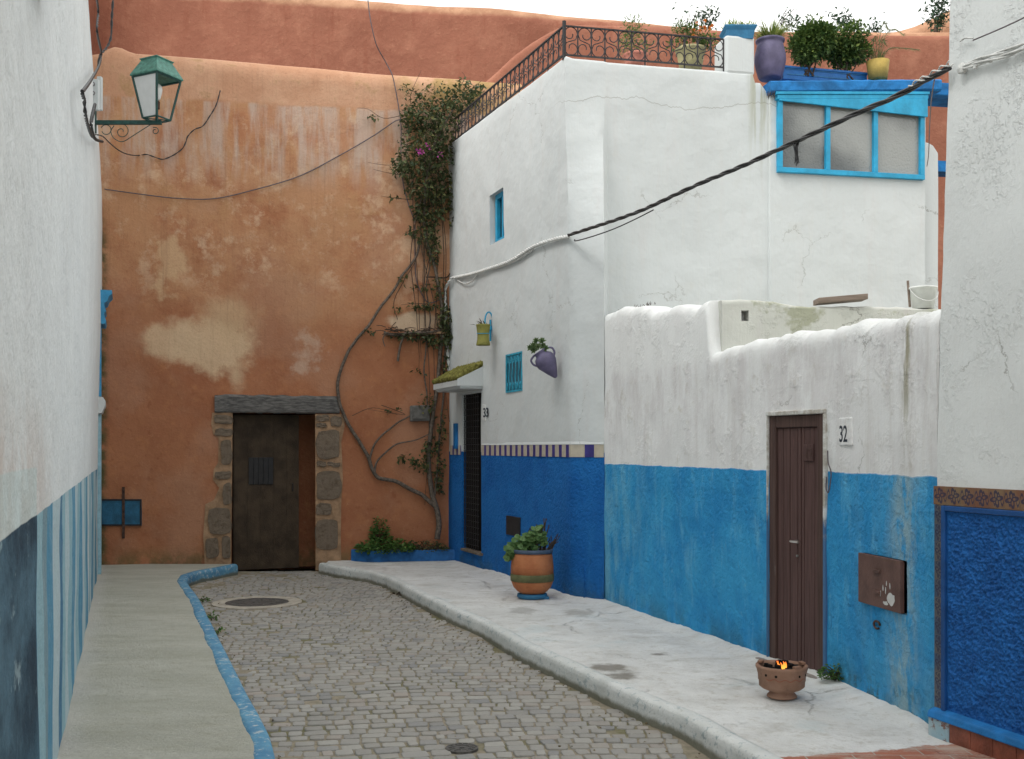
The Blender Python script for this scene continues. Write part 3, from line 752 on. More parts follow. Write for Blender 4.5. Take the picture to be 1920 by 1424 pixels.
for j in range(ny+1):
    y=.8+(14.75-.8)*j/ny; xa=kr(y)+.10; xb=wallx(y)+.12
    for i in range(nx+1):
        u=i/nx; u=1-(1-u)**1.6; x=xa+(xb-xa)*u; d=(wallx(y)-x)*.93
        z=.13+.006*nz((x,y,0),1.7)+.003*nz((x,y,0),7)
        z+=.042*sm(.20+.10*nz((y*2.5,3,0))-d,0,.2)*(1 if y<13.2 else .2)*(1-sm(5.9-y,0,.3))*(.8+.35*nz((y*4,1,1))+.2*nz((y*19,1,1)))
        mb.v.append(Vector((x,y,z)))
for j in range(ny):
    for i in range(nx):
        a=j*(nx+1)+i; mb.f.append([a,a+1,a+nx+2,a+nx+1]); mb.m.append(0)
tag(mb.build('pavement',rpave_mat(),smooth=True),'whitewashed pavement of the right side with terracotta end',kind='structure')
# covers
def cover(name,c,r,ring,label):
    t=thing(name,(c[0],c[1],0),label,'manhole cover','iron covers in the street')
    m=MB()
    if ring: m.lathe([(r+ring,-.03),(r+ring,.004),(r+.012,.007),(r+.004,.002),(r+.004,-.03)],(c[0],c[1],0),48,wob=.015); m.build('concrete_ring',simple('ring_concrete',(.42,.38,.32),.95,.1,.2,9,.006),t,smooth=False)
    m=MB(); m.lathe([(r,-.03),(r,.004),(r*.9,.005),(r*.88,.002),(r*.55,.002),(r*.53,.006),(r*.48,.006),(r*.46,.002),(r*.15,.002),(r*.14,.007),(.001,.007)],(c[0],c[1],0),40)
    m.build('lid',simple('cast_iron',(.10,.095,.09),.6,.4,.35,30,.006,metal=.3,bs=50),t)
    m=MB()
    for k in range(12):
        a=k*PI/6; d=Vector((math.cos(a),math.sin(a),0)); m.obox(Vector((c[0],c[1],.002))+d*r*.6-d.cross(Vector((0,0,1)))*r*.03,d*r*.22,d.cross(Vector((0,0,1)))*r*.06,(0,0,.005))
    m.pieces('rib',M_greybox,t)
cover('manhole_cover',mh1,.33,.14,'large round iron manhole cover in a concrete ring near the dark doorway')
cover('manhole_cover',mh2,.09,.0,'small round iron cover set in the setts at the bottom of the street')

# ------------------------------------------------------------ orange wall with doorway
OWd=Vector((OW[1][0]-OW[0][0],OW[1][1]-OW[0][1])).normalized(); OWn=Vector((OWd.y,-OWd.x))
ow=thing('ochre_wall',(-3,14.2,0),'tall ochre plastered wall closing the street, with an old stone framed doorway','wall')
M_reveal=simple('shaded_reveal',(.085,.035,.02),.95,.1,.3,5,.01)  # wall hue darkened evenly so the doorway reveal looks shaded
top_pts=[(150,96),(185,92),(200,82),(212,79),(226,82),(245,92),(300,95),(420,104),(560,117),(640,125),(700,131),(800,137),(860,141),(925,147),(1000,150)]
def ow_top(u):
    x=OW[0][0]+(OW[1][0]-OW[0][0])*u; y=OW[0][1]+(OW[1][1]-OW[0][1])*u; px=960+F*x/y
    py=top_pts[0][1]
    for a,b in zip(top_pts[:-1],top_pts[1:]):
        if px>=a[0]: py=a[1]+(b[1]-a[1])*min(1,(px-a[0])/(b[0]-a[0]))
    return H-(py-840)/F*y
def owt(px): return hit(OW[0],OW[1],px)[2]
dz1=W(OW,500,775).z
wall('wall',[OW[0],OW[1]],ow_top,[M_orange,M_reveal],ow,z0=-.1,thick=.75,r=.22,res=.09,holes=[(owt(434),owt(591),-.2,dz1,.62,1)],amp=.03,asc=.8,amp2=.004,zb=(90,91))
# projecting rounded coping
def owp(px,py,off=0): return W(OW,px,py,off)
# lintel, stones
m=MB(); a=owp(403,774,0); b=owp(637,776,0); n3=Vector((OWn.x,OWn.y,0)); d3=Vector((OWd.x,OWd.y,0))
ln=(b-a).length; N=26
prof=[]
for i in range(N+1):
    p=a+(b-a)*i/N
    for (off,hh) in ((.035,0),(.05,.02),(.05,.20),(.03,.235),(-.3,.24),(-.3,0)):
        q=p+n3*(off+.008*nz((i*.5,hh*8,0)))+Vector((0,0,hh+(.018*nz((i*.45,hh*3,2)) if hh>.1 else .006*nz((i*.6,0,4)))))
        m.v.append(q)
for i in range(N):
    for j in range(6):
        x1=i*6+j; x2=i*6+(j+1)%6; m.f.append([x1,x1+6,x2+6,x2]); m.m.append(0)
m.f.append(list(range(6))); m.m.append(0); m.f.append([N*6+j for j in range(6)][::-1]); m.m.append(0)
m.build('lintel',M_lintel,ow)
def stone(px0,px1,py0,py1,off=.045):
    m=MB(); k=9
    a=owp(px0,py1,0);b=owp(px1,py1,0);c=owp(px0,py0,0); ux=b-a; uz=c-a
    sd=px0*.37+py0*.11
    for j in range(k+1):
        for i in range(k+1):
            u=max(-.03,min(1.03,(i-1)/(k-2)));v=max(-.03,min(1.03,(j-1)/(k-2))); e=1 if 0<i<k and 0<j<k else 0
            r_=off*(1 if e>.05 else .0)
            uu=.5+(u-.5)*(1-.25*abs(v-.5)**3*4); vv=.5+(v-.5)*(1-.25*abs(u-.5)**3*4)
            p=a+ux*uu+uz*vv+d3*.02*nz((sd,v*2,1))+Vector((0,0,.02*nz((sd,u*2,5))))
            m.v.append(p+n3*(r_-(.03 if e<.05 else 0)+.014*nz((sd+u*3,v*3,0))))
    for j in range(k):
        for i in range(k):
            q=j*(k+1)+i; m.f.append([q,q+1,q+k+2,q+k+1]); m.m.append(0)
    m.build('jamb_stone',M_stone,ow,smooth=False)
for s in [(402,436,779,795),(404,436,804,818),(416,436,824,870),(404,434,883,897),(418,434,906,946),(391,433,952,1001),(386,410,1009,1046),(416,432,1005,1046),
          (593,618,779,790),(620,641,781,800),(594,637,807,860),(594,612,865,875),(614,638,867,875),(593,639,883,936),(593,622,944,966),(593,635,974,1030),(593,612,794,802)]:
    stone(*s)
# mortar beds round the stones (slightly proud of the plaster)
def bed(pts,name='jamb_mortar'):
    m=MB(); ps=[owp(x,y,.022) for x,y in pts]; bs=[p-n3*.06 for p in ps]; n=len(ps)
    m.v+=ps+bs; m.f.append(list(range(n))[::-1]); m.m.append(0)
    for i in range(n): m.f.append([i,(i+1)%n,n+(i+1)%n,n+i]); m.m.append(0)
    m.build(name,M_jamb,ow)
bed([(398,774),(436,774),(433,1060),(384,1060),(381,1006),(385,946),(401,938),(411,915),(399,900),(401,880),(409,868),(410,822),(400,815),(396,795)])
bed([(591,777),(646,777),(646,800),(640,830),(642,870),(643,900),(640,940),(639,1000),(640,1062),(592,1070)])
# passage behind the doorway
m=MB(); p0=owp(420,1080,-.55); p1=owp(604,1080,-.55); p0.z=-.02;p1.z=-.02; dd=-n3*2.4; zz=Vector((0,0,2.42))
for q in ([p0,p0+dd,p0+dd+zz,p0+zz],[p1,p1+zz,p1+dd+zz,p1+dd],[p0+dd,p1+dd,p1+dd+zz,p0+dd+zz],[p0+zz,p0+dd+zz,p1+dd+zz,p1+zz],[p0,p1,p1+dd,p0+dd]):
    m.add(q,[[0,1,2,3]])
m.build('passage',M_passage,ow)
# door leaf standing ajar, hung on the left
hx=owp(437,1079,-.16); hx.z=.015
e=owp(560,1079,-.34); e.z=.015
dv=(e-hx); dl=dv.length; dv.normalize(); dn=Vector((dv.y,-dv.x,0))
m=MB(); m.obox(hx-dn*.03,dv*dl,dn*.05,(0,0,dz1-.03))
dr=m.build('door',M_fardoor,ow,bevel=.006); dr['label']='dark brown street door standing ajar'
m=MB()
for k in range(5):
    m.obox(hx+dv*(dl*(k/5)+.012)+dn*.02,dv*(dl/5-.014),dn*.006,(0,0,dz1-.06))
m.pieces('plank',M_fardoor,dr)
# small shutter in the leaf
fx=(465-437)/(560-437); gx=(511-437)/(560-437)
zA=H-(913-840)/F*13.95; zB=H-(861-840)/F*13.95
m=MB(); m.obox(hx+dv*dl*fx+dn*.026+Vector((0,0,zA)),dv*dl*(gx-fx),dn*.014,(0,0,zB-zA)); m.build('hatch',M_darkgrille,dr,bevel=.004)
m=MB()
for k in range(1,5):
    m.tube([hx+dv*dl*(fx+(gx-fx)*k/5)+dn*.046+Vector((0,0,zA)),hx+dv*dl*(fx+(gx-fx)*k/5)+dn*.046+Vector((0,0,zB))],.006)
m.pieces('bar',M_dark,dr)
m=MB(); m.tube([hx+dv*(dl-.09)+dn*.03+Vector((0,0,1.05)),hx+dv*(dl-.09)+dn*.06+Vector((0,0,1.05)),hx+dv*(dl-.09)+dn*.06+Vector((0,0,1.15)),hx+dv*(dl-.09)+dn*.03+Vector((0,0,1.15))],.007); m.build('handle',M_dark,dr)
# blue hatch with strap
bx=thing('utility_hatch',owp(227,986,0),'blue metal hatch held by a rusty vertical strap low on the ochre wall','hatch')
m=MB(); a=owp(188,986,.0);b=owp(266,986,.0); hgt=owp(188,936).z-a.z
m.obox(a-n3*.03,(b-a),n3*.055,(0,0,hgt)); m.build('panel',M_bluebox,bx,bevel=.005)
m=MB(); f=.02
for o_,ax_,az_ in ((a,b-a,Vector((0,0,f))),(a+Vector((0,0,hgt-f)),b-a,Vector((0,0,f))),(a+Vector((0,0,f)),d3*f,Vector((0,0,hgt-2*f))),(b-d3*f+Vector((0,0,f)),d3*f,Vector((0,0,hgt-2*f)))):
    m.obox(o_+n3*.02,ax_,n3*.014,az_)
m.build('frame',M_dark,bx)
m=MB(); a=owp(229,1010,.03); m.obox(a,d3*.034,n3*.016,(0,0,(1010-913)/F*13.8)); m.build('strap',M_rust,bx,bevel=.003)
# grey box
eb=thing('junction_box',owp(786,790,.0),'grey metal meter box on the ochre wall behind vine stems','box')
m=MB(); a=owp(768,791,0); b=owp(805,790,0); m.obox(a,(b-a),n3*.10,(0,0,.215)); m.build('case',M_greybox,eb,bevel=.015)
m=MB(); m.obox(a+n3*.10+d3*.03+Vector((0,0,.03)),(b-a)*.78,n3*.014,(0,0,.155)); m.build('cover',M_greybox,eb,bevel=.008)

# ------------------------------------------------------------ rampart behind
rp=thing('rampart',(0,18,0),'high red earth rampart with a pale rounded coping against the sky','wall')
rt=[(-300,-60),(300,-45),(800,1),(930,7),(1060,23),(1200,34),(1350,49),(1500,50),(1700,54),(1860,54),(2600,60)]
RL=((-13,18.0),(15,18.0))
def topf(L,pts):
    def f(u):
        x=L[0][0]+(L[1][0]-L[0][0])*u; y=L[0][1]+(L[1][1]-L[0][1])*u; px=960+F*x/y; py=pts[0][1]
        for a,b in zip(pts[:-1],pts[1:]):
            if px>=a[0]: py=a[1]+(b[1]-a[1])*min(1,(px-a[0])/(b[0]-a[0]))
        return H-(py-840)/F*y
    return f
wall('wall',list(RL),topf(RL,rt),M_rampart,rp,thick=1.0,r=.26,res=.3,amp=.04,asc=.5,zb=(90,91),lump=.02)
S=((-6.9,17.2),(-6.45,17.8))
m=MB(); m.obox((-7.6,17.1,0),(.55,0,0),(0,1.0,0),(0,0,11.0)); m.build('buttress',M_rampart,rp,bevel=.08)
rh=thing('rampart_tower',(9,21,0),'distant ochre tower shoulder rising behind the right end of the rampart','wall')
RH=((6.4,20.0),(14,20.0))
wall('wall',list(RH),topf(RH,[(1600,60),(1700,49),(1738,35),(1775,16),(1830,-10),(2000,-60)]),M_rampart,rh,thick=1.2,r=.3,res=.3,amp=.04,asc=.5,zb=(90,91))
sw=thing('stair_wall',(3,15.3,0),'sloping ochre parapet rising behind the iron railing','wall')
SL=((-.55,15.1),(8.5,16.3))
wall('wall',list(SL),topf(SL,[(700,420),(860,230),(905,155),(925,140),(962,104),(1000,76),(1030,58),(1056,45),(1090,44),(1200,46),(1380,56),(1600,62),(1900,66)]),M_rampart,sw,thick=.5,r=.10,res=.12,amp=.02,asc=.8,zb=(90,91))

# ------------------------------------------------------------ white house 33
wh=thing('house',(1.5,12,0),'two storey whitewashed house with deep blue knobbly base and roof terrace railing','house')
at=lambda px:hit(A[0],A[1],px)[2]
Bend=Bp(1733)
b1=Bp(1441); b1b=(b1[0]+.012,b1[1]-.03); b2=(Bend[0],Bend[1]-.03)
Lo=[A[0],PI0,PI1,PI2,b1,b1b,b2,(b2[0]+.02,13.3)]
Hi=[A[0],B0,(.94,B0[1]+.395*.2),(.985,10.9+.44*.2),b1,b1b,b2,(b2[0]+.02,13.3)]
def Aseg(px): return at(px)
def bt(px):
    x,y,t=hit(b1b,b2,px); return 5+t
t1416=hit((.985,10.985),b1,1416)[2]
def h_top(u):
    if u<=1: return 5.80-.15*u+.01
    if u<3+t1416: return 5.645-.025*(u-1)/3
    if u<4: return 5.53
    return 5.40+.13*min(1,max(0,u-5))
dH=H-(738-840)/F*13.6
holes=[(Aseg(866),Aseg(902.5),.33,2.345,.06),
       (Aseg(920.5),Aseg(947.5),H+(840-452)/F*12.75,H+(840-357)/F*12.75,.13),
       (Aseg(949),Aseg(979.5),H+(840-735)/F*12.25,H+(840-662)/F*12.25,.03),
       (bt(1458),bt(1729),4.585,5.285,.10)]
wall('wall',Lo,h_top,M_house,wh,Hi=Hi,zb=(3.0,5.4),thick=.22,r=.035,res=.085,zfix=5.3,holes=holes,amp=.010,asc=1.2,amp2=.002,ubreaks=(3+t1416-.003,3+t1416))
# chamfer note: wall holes are closed by the parts below
An=Vector((A[1][0]-A[0][0],A[1][1]-A[0][1])).normalized(); Ad=Vector((An.x,An.y,0)); Ann=Vector((An.y,-An.x,0))
if Ann.x>0: Ann=-Ann
def Aw(px,py,off=0): return W(A,px,py,off)
Bdv=Vector((5.02,1,0)).normalized(); Bn=Vector((Bdv.y,-Bdv.x,0))
def Bw(px,py,off=0): return W(B,px,py,off)
# terrace floor
m=MB(); m.add([(-.72,14.55,5.35),(.70,11.05,5.35),(4.55,11.85,5.35),(4.6,13.3,5.35),(4.6,15.2,5.35),(-.6,15.0,5.35),
               ],[[0,1,2,3,4,5]]); m.build('roof',M_whitep,wh)
# door 33
m=MB(); a=Aw(866,800,-.055); b=Aw(902.5,800,-.055); a.z=b.z=.34
m.obox(a,b-a,-Ann*.03,(0,0,2.02)); dr=m.build('door',M_dark2,wh); dr['label']='very dark door behind an iron grille'
m=MB(); wd=(b-a).length
for i in range(9):
    q=a+(b-a)*((i+.5)/9)+Ann*.03; m.tube([q,q+Vector((0,0,2.0))],.006,5)
for j in range(26):
    z=.06+j*.076
    m.tube([a+Ann*.03+Vector((0,0,z)),b+Ann*.03+Vector((0,0,z))],.004,4)
    for i in range(9):
        q=a+(b-a)*((i+.5)/9)+Ann*.034+Vector((0,0,z+.038)); 
        m.tube([q+Ad*.022*math.cos(t_)+Vector((0,0,.026*math.sin(t_))) for t_ in [k*PI/4 for k in range(9)]],.003,4)
m.build('grille',M_dark,dr)
m=MB(); a=Aw(866,1040,.02); b=Aw(903,1040,.02); a.z=b.z=.305
m.obox(a-Ann*.28,b-a,Ann*.30,(0,0,.03)); m.build('threshold',simple('stone_step',(.17,.14,.11),.9,.2,.3,14,.006),wh,bevel=.005)
m=MB(); m.obox(Aw(903,1060,.0)+Vector((0,0,0)),-Ad*1.2,Ann*.0+Ann*.10,(0,0,.20)); 
# canopy
cy0=Aw(904,721,0); cy1=Aw(842,721,0); cz=2.385; cy0.z=cy1.z=cz
wv=cy1-cy0; L=wv.length; wv.normalize(); prj=.335
if L>1.0: L=.98
def cp(s,o,z): return cy0+wv*s+Ann*o+Vector((0,0,z))
m=MB()
m.add([cp(0,-.05,0),cp(L,-.05,0),cp(L,prj-.05,0),cp(0,prj-.05,0),cp(0,-.05,.03),cp(L,-.05,.03),cp(L+.03,prj-.03,.03),cp(-.03,prj-.03,.03)],[[0,1,2,3],[0,3,7,4],[3,2,6,7],[1,5,6,2]])
m.add([cp(-.03,-.05,.03),cp(L+.03,-.05,.03),cp(L+.03,prj,.03),cp(-.03,prj,.03),cp(-.03,-.05,.30),cp(L+.03,-.05,.30),cp(L+.03,prj,.115),cp(-.03,prj,.115)],[[0,1,2,3],[0,3,7,4],[3,2,6,7],[1,5,6,2],[4,7,6,5]])
cn=m.build('canopy',M_whitep,wh,bevel=.006)
m=MB()
for i in range(16):                                   # half-round mossy roof tiles
    s=-.03+(L+.06)*(i+.5)/16; r_=(L+.06)/32*1.02
    for jj in range(3):
        o0=prj+.012-jj*.115; z0=.118+(prj-o0)*.56
        pts=[cp(s,o0,z0+.012),cp(s,o0-.13,z0+.012+.07)]
        m.tube(pts,r_*random.uniform(.92,1.08),8)
        for q in range(26):
            a_=random.uniform(0,PI); f_=random.random(); c0=pts[0].lerp(pts[1],f_)
            c0=c0+wv*r_*math.cos(a_)+Vector((0,0,r_*math.sin(a_)))
            rr=random.uniform(.006,.016); m.add([c0+Vector((rr,0,0)),c0+Vector((-rr*.5,rr,0)),c0+Vector((-rr*.5,-rr,0)),c0+Vector((0,0,rr*1.3))],[[0,1,3],[1,2,3],[2,0,3]])
m.build('roof_tile',M_moss,cn,smooth=True)
# tile frieze
m=MB(); m2=MB(); z0f,z1f=1.556,1.682
def strip(a,b,widths,mbs,off=.008,z0=z0f,z1=z1f):
    a=Vector((*a,0)) if len(a)==2 else a; b=Vector((*b,0)) if len(b)==2 else b
    d=(b-a); Ln=d.length; d.normalize(); nn=Vector((d.y,-d.x,0))
    if nn.x*(-a.x)+nn.y*(-a.y)<0: nn=-nn
    s=0;i=0
    while s<Ln-.01:
        w_=min(widths[i%len(widths)],Ln-s); o=a+d*s+nn*(off-.02); o.z=z0
        mbs[i%2].obox(o,d*(w_-.003),nn*.02,(0,0,z1-z0)); s+=w_; i+=1
x,y,_=hit(A[0],A[1],903.5)
strip((x,y),PI0,[.105,.075],[m,m2])
strip(PI0,PI1,[.19,.12],[m,m2])
x,y,_=hit(A[0],A[1],865); x2,y2_,_=hit(A[0],A[1],845)
strip((x2,y2_),(x,y),[.10,.075],[m,m2])
m.pieces('frieze_tile',M_beige,wh,bevel=.002); m2.pieces('frieze_tile',M_violet,wh,bevel=.002)
# plaster lip over the frieze
m=MB(); 
for a_,b_ in (((hit(A[0],A[1],903.5)[0],hit(A[0],A[1],903.5)[1]),PI0),(PI0,PI1)):
    a=Vector((*a_,1.684)); b=Vector((*b_,1.684)); d=(b-a).normalized(); nn=Vector((d.y,-d.x,0)); nn=nn if nn.y<0 else -nn
    m.add([a+nn*.012,b+nn*.012,b+nn*.0+Vector((0,0,.03)),a+Vector((0,0,.03)),a-nn*.02,b-nn*.02],[[0,1,2,3],[0,4,5,1]])
m.build('frieze_lip',M_whitep,wh)
# house number
pl=Aw(903.7+1.6,783,.012)
m=MB(); q=Aw(905.5,790,0); q2=Aw(911.5,790,0); q.z=H-(788-840)/F*q.y; hN=.20
m.obox(q,q2-q,Ann*.010,(0,0,hN)); pm=m.build('number_plate',M_plaq,wh,bevel=.002)
text_mesh('numeral','33',.16,q+Ann*.012+Ad*.035+Vector((0,0,.035)),Ad,(0,0,1),M_numb,pm,sx=1.35)
# upper recessed window on A
zl=H+(840-452)/F*12.75; zh=H+(840-357)/F*12.75
a=Aw(920.5,400,0)-Ann*.125; b=Aw(947.5,400,0)-Ann*.125; a.z=b.z=zl; hh=zh-zl
m=MB(); m.obox(a,b-a,Ann*.02,(0,0,hh)); wn=m.build('window',simple('dark_pane',(.03,.05,.06),.15,.5,.1),wh)
m=MB(); wl=(b-a).length; d=(b-a).normalized(); a2=a+Ann*.02
for o_,x_,z_ in ((a2,d*.06,Vector((0,0,hh))),(b+Ann*.02-d*.06,d*.06,Vector((0,0,hh))),(a2+d*.06,d*(wl-.12),Vector((0,0,.06))),(a2+d*.06+Vector((0,0,hh-.06)),d*(wl-.12),Vector((0,0,.06))),(a2+d*(wl/2-.02)+Vector((0,0,.06)),d*.04,Vector((0,0,hh-.12)))):
    m.obox(o_,x_,Ann*.05,z_)
# turquoise lining along the far side of the recess

m.build('frame',M_turq,wn,bevel=.004)
# small grilled window
zl=H+(840-735)/F*12.25; zh=H+(840-662)/F*12.25
a=Aw(949,700,0)-Ann*.025; b=Aw(979.5,700,0)-Ann*.025; a.z=b.z=zl; hh=zh-zl; wl=(b-a).length; d=(b-a).normalized()
m=MB(); m.obox(a-Ann*.01,b-a,Ann*.02,(0,0,hh)); wn=m.build('window',simple('grille_pane',(.035,.16,.23),.4,.4,.2,8),wh)
m=MB(); g0=a+Ann*.018
for o_,x_,z_ in ((g0,d*.022,Vector((0,0,hh))),(g0+d*(wl-.022),d*.022,Vector((0,0,hh))),(g0+d*.022,d*(wl-.044),Vector((0,0,.02))),(g0+d*.022+Vector((0,0,hh-.02)),d*(wl-.044),Vector((0,0,.02)))):
    m.obox(o_,x_,Ann*.015,z_)
for i in range(1,5):
    s=wl*i/5
    m.tube([g0+d*(s+.012*math.sin(k*PI/2.5))+Ann*.01+Vector((0,0,hh*k/10)) for k in range(11)],.006,5)
for i in range(5):
    c0=g0+d*wl*(i+.5)/5+Ann*.012
    for zc,sg in ((hh-.085,1),(.085,-1)):
        for s2 in (-1,1):
            m.tube([c0+Vector((0,0,zc))+d*s2*(.004+.020*(1-k/12))*math.sin(k*.55+.4)+Vector((0,0,sg*(.05*(1-k/12))*math.cos(k*.55))) for k in range(12)],.0045,4)
m.build('grille',simple('teal_grille_paint',(.03,.33,.47),.5,.4,.2),wn)
# low meter door in the blue base
m=MB(); a=Aw(951,1002,.0); b=Aw(976,1002,.0); b.z=a.z; m.obox(a-Ann*.02,b-a,Ann*.035,(0,0,.22)); m.build('meter_door',M_dark,wh,bevel=.004)
# white jamb panel and blue mailbox left of the door
m=MB(); a=Aw(855,842,.0); m.obox(a,Ad*.10,Ann*.04,(0,0,.34)); m.build('bell_box',M_turqd,wh,bevel=.005)
# window with turquoise frame
def Bo(px,z,off=0):
    x,y,t=hit(b1b,b2,px,off); return Vector((x,y,z))
zb_,zt_=4.568,5.35; sl_=Vector((0,0,.115))
m=MB()
a=Bo(1456,0);b=Bo(1730,0); d=(b-a); wl=d.length; d.normalize(); nB=Vector((d.y,-d.x,0))
m.obox(a+nB*-.06+Vector((0,0,4.5)),d*wl,nB*.01,(0,0,.90))
win=m.build('window',simple('window_backing',(.05,.055,.05),.9,.2,.2,3),wh); win['label']='wide three pane turquoise framed window under the terrace slab'
m=MB(); fw=.052
xs=[0,(1547-1456)/274*wl-.02,(1636-1456)/274*wl-.02,wl-fw]
for xx in xs: m.obox(a+d*xx+nB*-.03+Vector((0,0,zb_+fw)),d*(fw if xx in(0,wl-fw) else .05),nB*.075,(0,0,zt_-zb_-fw+.115*xx/wl))
m.obox(a+nB*-.03+Vector((0,0,zb_)),d*wl,nB*.078,(0,0,fw))
m.obox(a-d*.02+nB*-.03+Vector((0,0,zt_-.02)),d*(wl+.05)+sl_,nB*.095,(0,0,.045))
m.obox(a-d*.04+nB*-.03+Vector((0,0,zt_+.027)),d*(wl+.08)+sl_,nB*.105,(0,0,.03))
# tapered header board
q=a+nB*.047+Vector((0,0,zt_-.02)); hp=[q,q+d*(wl+.02)+sl_,q+d*(wl+.02)+sl_+Vector((0,0,-.20)),q+Vector((0,0,-.015))]
m.add(hp+[p+nB*.022 for p in hp],[[0,1,2,3][::-1],[4,5,6,7],[0,1,5,4],[1,2,6,5],[2,3,7,6],[3,0,4,7]])
m.build('frame',M_turq,win,bevel=.004)
def pane_mat():
    t=T('frosted_pane',.12,.9)
    c=t.mix(t.mr(t.noise(.9,3,.5),.38,.62),(.07,.08,.08),(.27,.28,.265))
    t.bump(t.noise(45,3,.5),.006); return t.out(c)
pm=pane_mat()
for i in range(3):
    m=MB(); s0=xs[i]+.045; s1=xs[i+1]+.005
    m.obox(a+d*s0+nB*-.01+Vector((0,0,zb_+.04)),d*(s1-s0),nB*.012,(0,0,zt_-zb_-.05+.115*s1/wl)); m.build('pane',pm,win)
# blue slab
m=MB(); N=30; zs0,zs1=5.545,5.675; a0=Bo(1440,0); b0=Bo(1758,0); dd=(b0-a0)
for i in range(N+1):
    p=a0+dd*i/N
    for off,z in ((.10,zs0),(.12,zs0+.02),(.118,zs1-.02),(.09,zs1),(-.9,zs1),(-.9,zs0)):
        e_=.008*nz((i*.8,z*9,off)) if off>0 else 0
        m.v.append(p+nB*(off-.04+e_)+Vector((0,0,z-.155+.15*i/N+e_*.5)))
for i in range(N):
    for j in range(6):
        x1=i*6+j;x2=i*6+(j+1)%6; m.f.append([x1,x1+6,x2+6,x2]); m.m.append(0)
m.f.append(list(range(6))); m.m.append(0); m.f.append([N*6+j for j in range(6)][::-1]); m.m.append(0)
m.build('window_slab',M_turqd,wh,smooth=False)
# dead grass under the slab end
m=MB()
for i in range(22):
    p=a0+nB*.08+Vector((random.uniform(-.04,.04),0,5.41)); m.leaf(p,(random.uniform(-.5,.2),-.2,-1),random.uniform(.06,.13),.006)
m.build('dry_grass',M_twig,wh)
# pier at the end of the railing
m=MB(); a=Bp(1361); b=Bp(1416); a=Vector((*a,5.60)); b=Vector((*b,5.60)); zt=H+(840-66)/F*11.26
m.obox(a+Bdv*0+Bn*.0,(b-a),-Bn*.34,(0,0,zt-5.60)); m.build('pier',M_whitep,wh,bevel=.03)
# railing
def rail_run(a,b,mb,bars,top,bot,c_off):
    """a,b: 3D foot points (z of parapet)"""
    d=(b-a); Ln=d.length; d.normalize(); n=bars; w_=Ln/n; hgt=top-bot; R=min(hgt/4*.98,w_*.47)
    for i in range(n+1):
        q=a+d*w_*i; ext=bot-.05 if i%3 else 0
        mb.tube([q+Vector((0,0,ext if i%3==0 else bot)),q+Vector((0,0,top))],.008,5)
    mb.obox(a+Vector((0,0,top))-c_off*.012,d*Ln,c_off*.024,(0,0,.012)); mb.obox(a+Vector((0,0,bot-.006))-c_off*.012,d*Ln,c_off*.024,(0,0,.012))
    for i in range(n):
        c0=a+d*w_*(i+.5); sg=1 if i%2 else -1; zc=(top+bot)/2; q=hgt/4
        pts=[]
        for k in range(0,22):
            th=math.radians(-190+370*k/21); rr=.018+(R-.018)*sm(k,0,12)
            pts.append((rr*math.cos(th),q+rr*math.sin(th)*(q/R)))
        pts.append((-R*.72,q-q*.75)); pts.append((0,0))
        full=pts+[(-x_,-z_) for x_,z_ in pts[::-1][1:]]
        mb.tube([c0+d*sg*x_+Vector((0,0,zc+z_)) for x_,z_ in full],.0055,4)
m=MB(); a=Vector((*B0,5.63)); b=Vector((*Bp(1360),5.62))
a=a-Bn*.05; b=b-Bn*.05
rail_run(a,b,m,12,.345,.055,Bn)
rl=m.build('railing',M_iron,wh)
m=MB(); a2=Aw(848,270,-.05); a2.z=5.80; dlt=a-a2
# follow the rising parapet: shear the run
tmp=MB(); flat=Vector((a.x,a.y,5.63)); f0=Vector((a2.x,a2.y,5.63)); rail_run(f0,flat,tmp,27,.345,.055,Ann)
LL=(flat-f0).length
for v in tmp.v:
    s=(v-f0).dot((flat-f0).normalized())/LL; v.z+=.15*(1-s)
tmp.build('railing',M_iron,wh)
m=MB(); m.tube([a+Vector((0,0,.0)),a+Vector((0,0,.40))],.022,6); m.build('railing_post',M_dark,wh)

# small parapet right of the window, dark pipe, blue ledge
sp=thing('parapet',(4.6,11.9,4),'small white rounded parapet beside the turquoise window','wall')
q0=Bp(1731); q1=Bp(1763); q0=(q0[0],q0[1]+.06); q1=(q1[0],q1[1]+.06)
wall('wall',[q0,q1],lambda u:5.03-.10*u**4,M_whitep,sp,z0=2.0,thick=.2,r=.04,res=.05,amp=.005,zb=(90,91))
m=MB(); m.obox((4.6,12.9,5.02),(1.2,.2,0),(0,.25,0),(0,0,.13))
lb=m.build('ledge',M_turqd); tag(lb,'blue painted ledge on the terrace wall behind the small white parapet','ledge')
m=MB(); m.obox((4.50,11.75,5.55),(.9,.15,0),(0,.4,0),(0,0,.14)); tag(m.build('beam',M_turqd,bevel=.01),'blue roof beam running right from the window slab','beam')

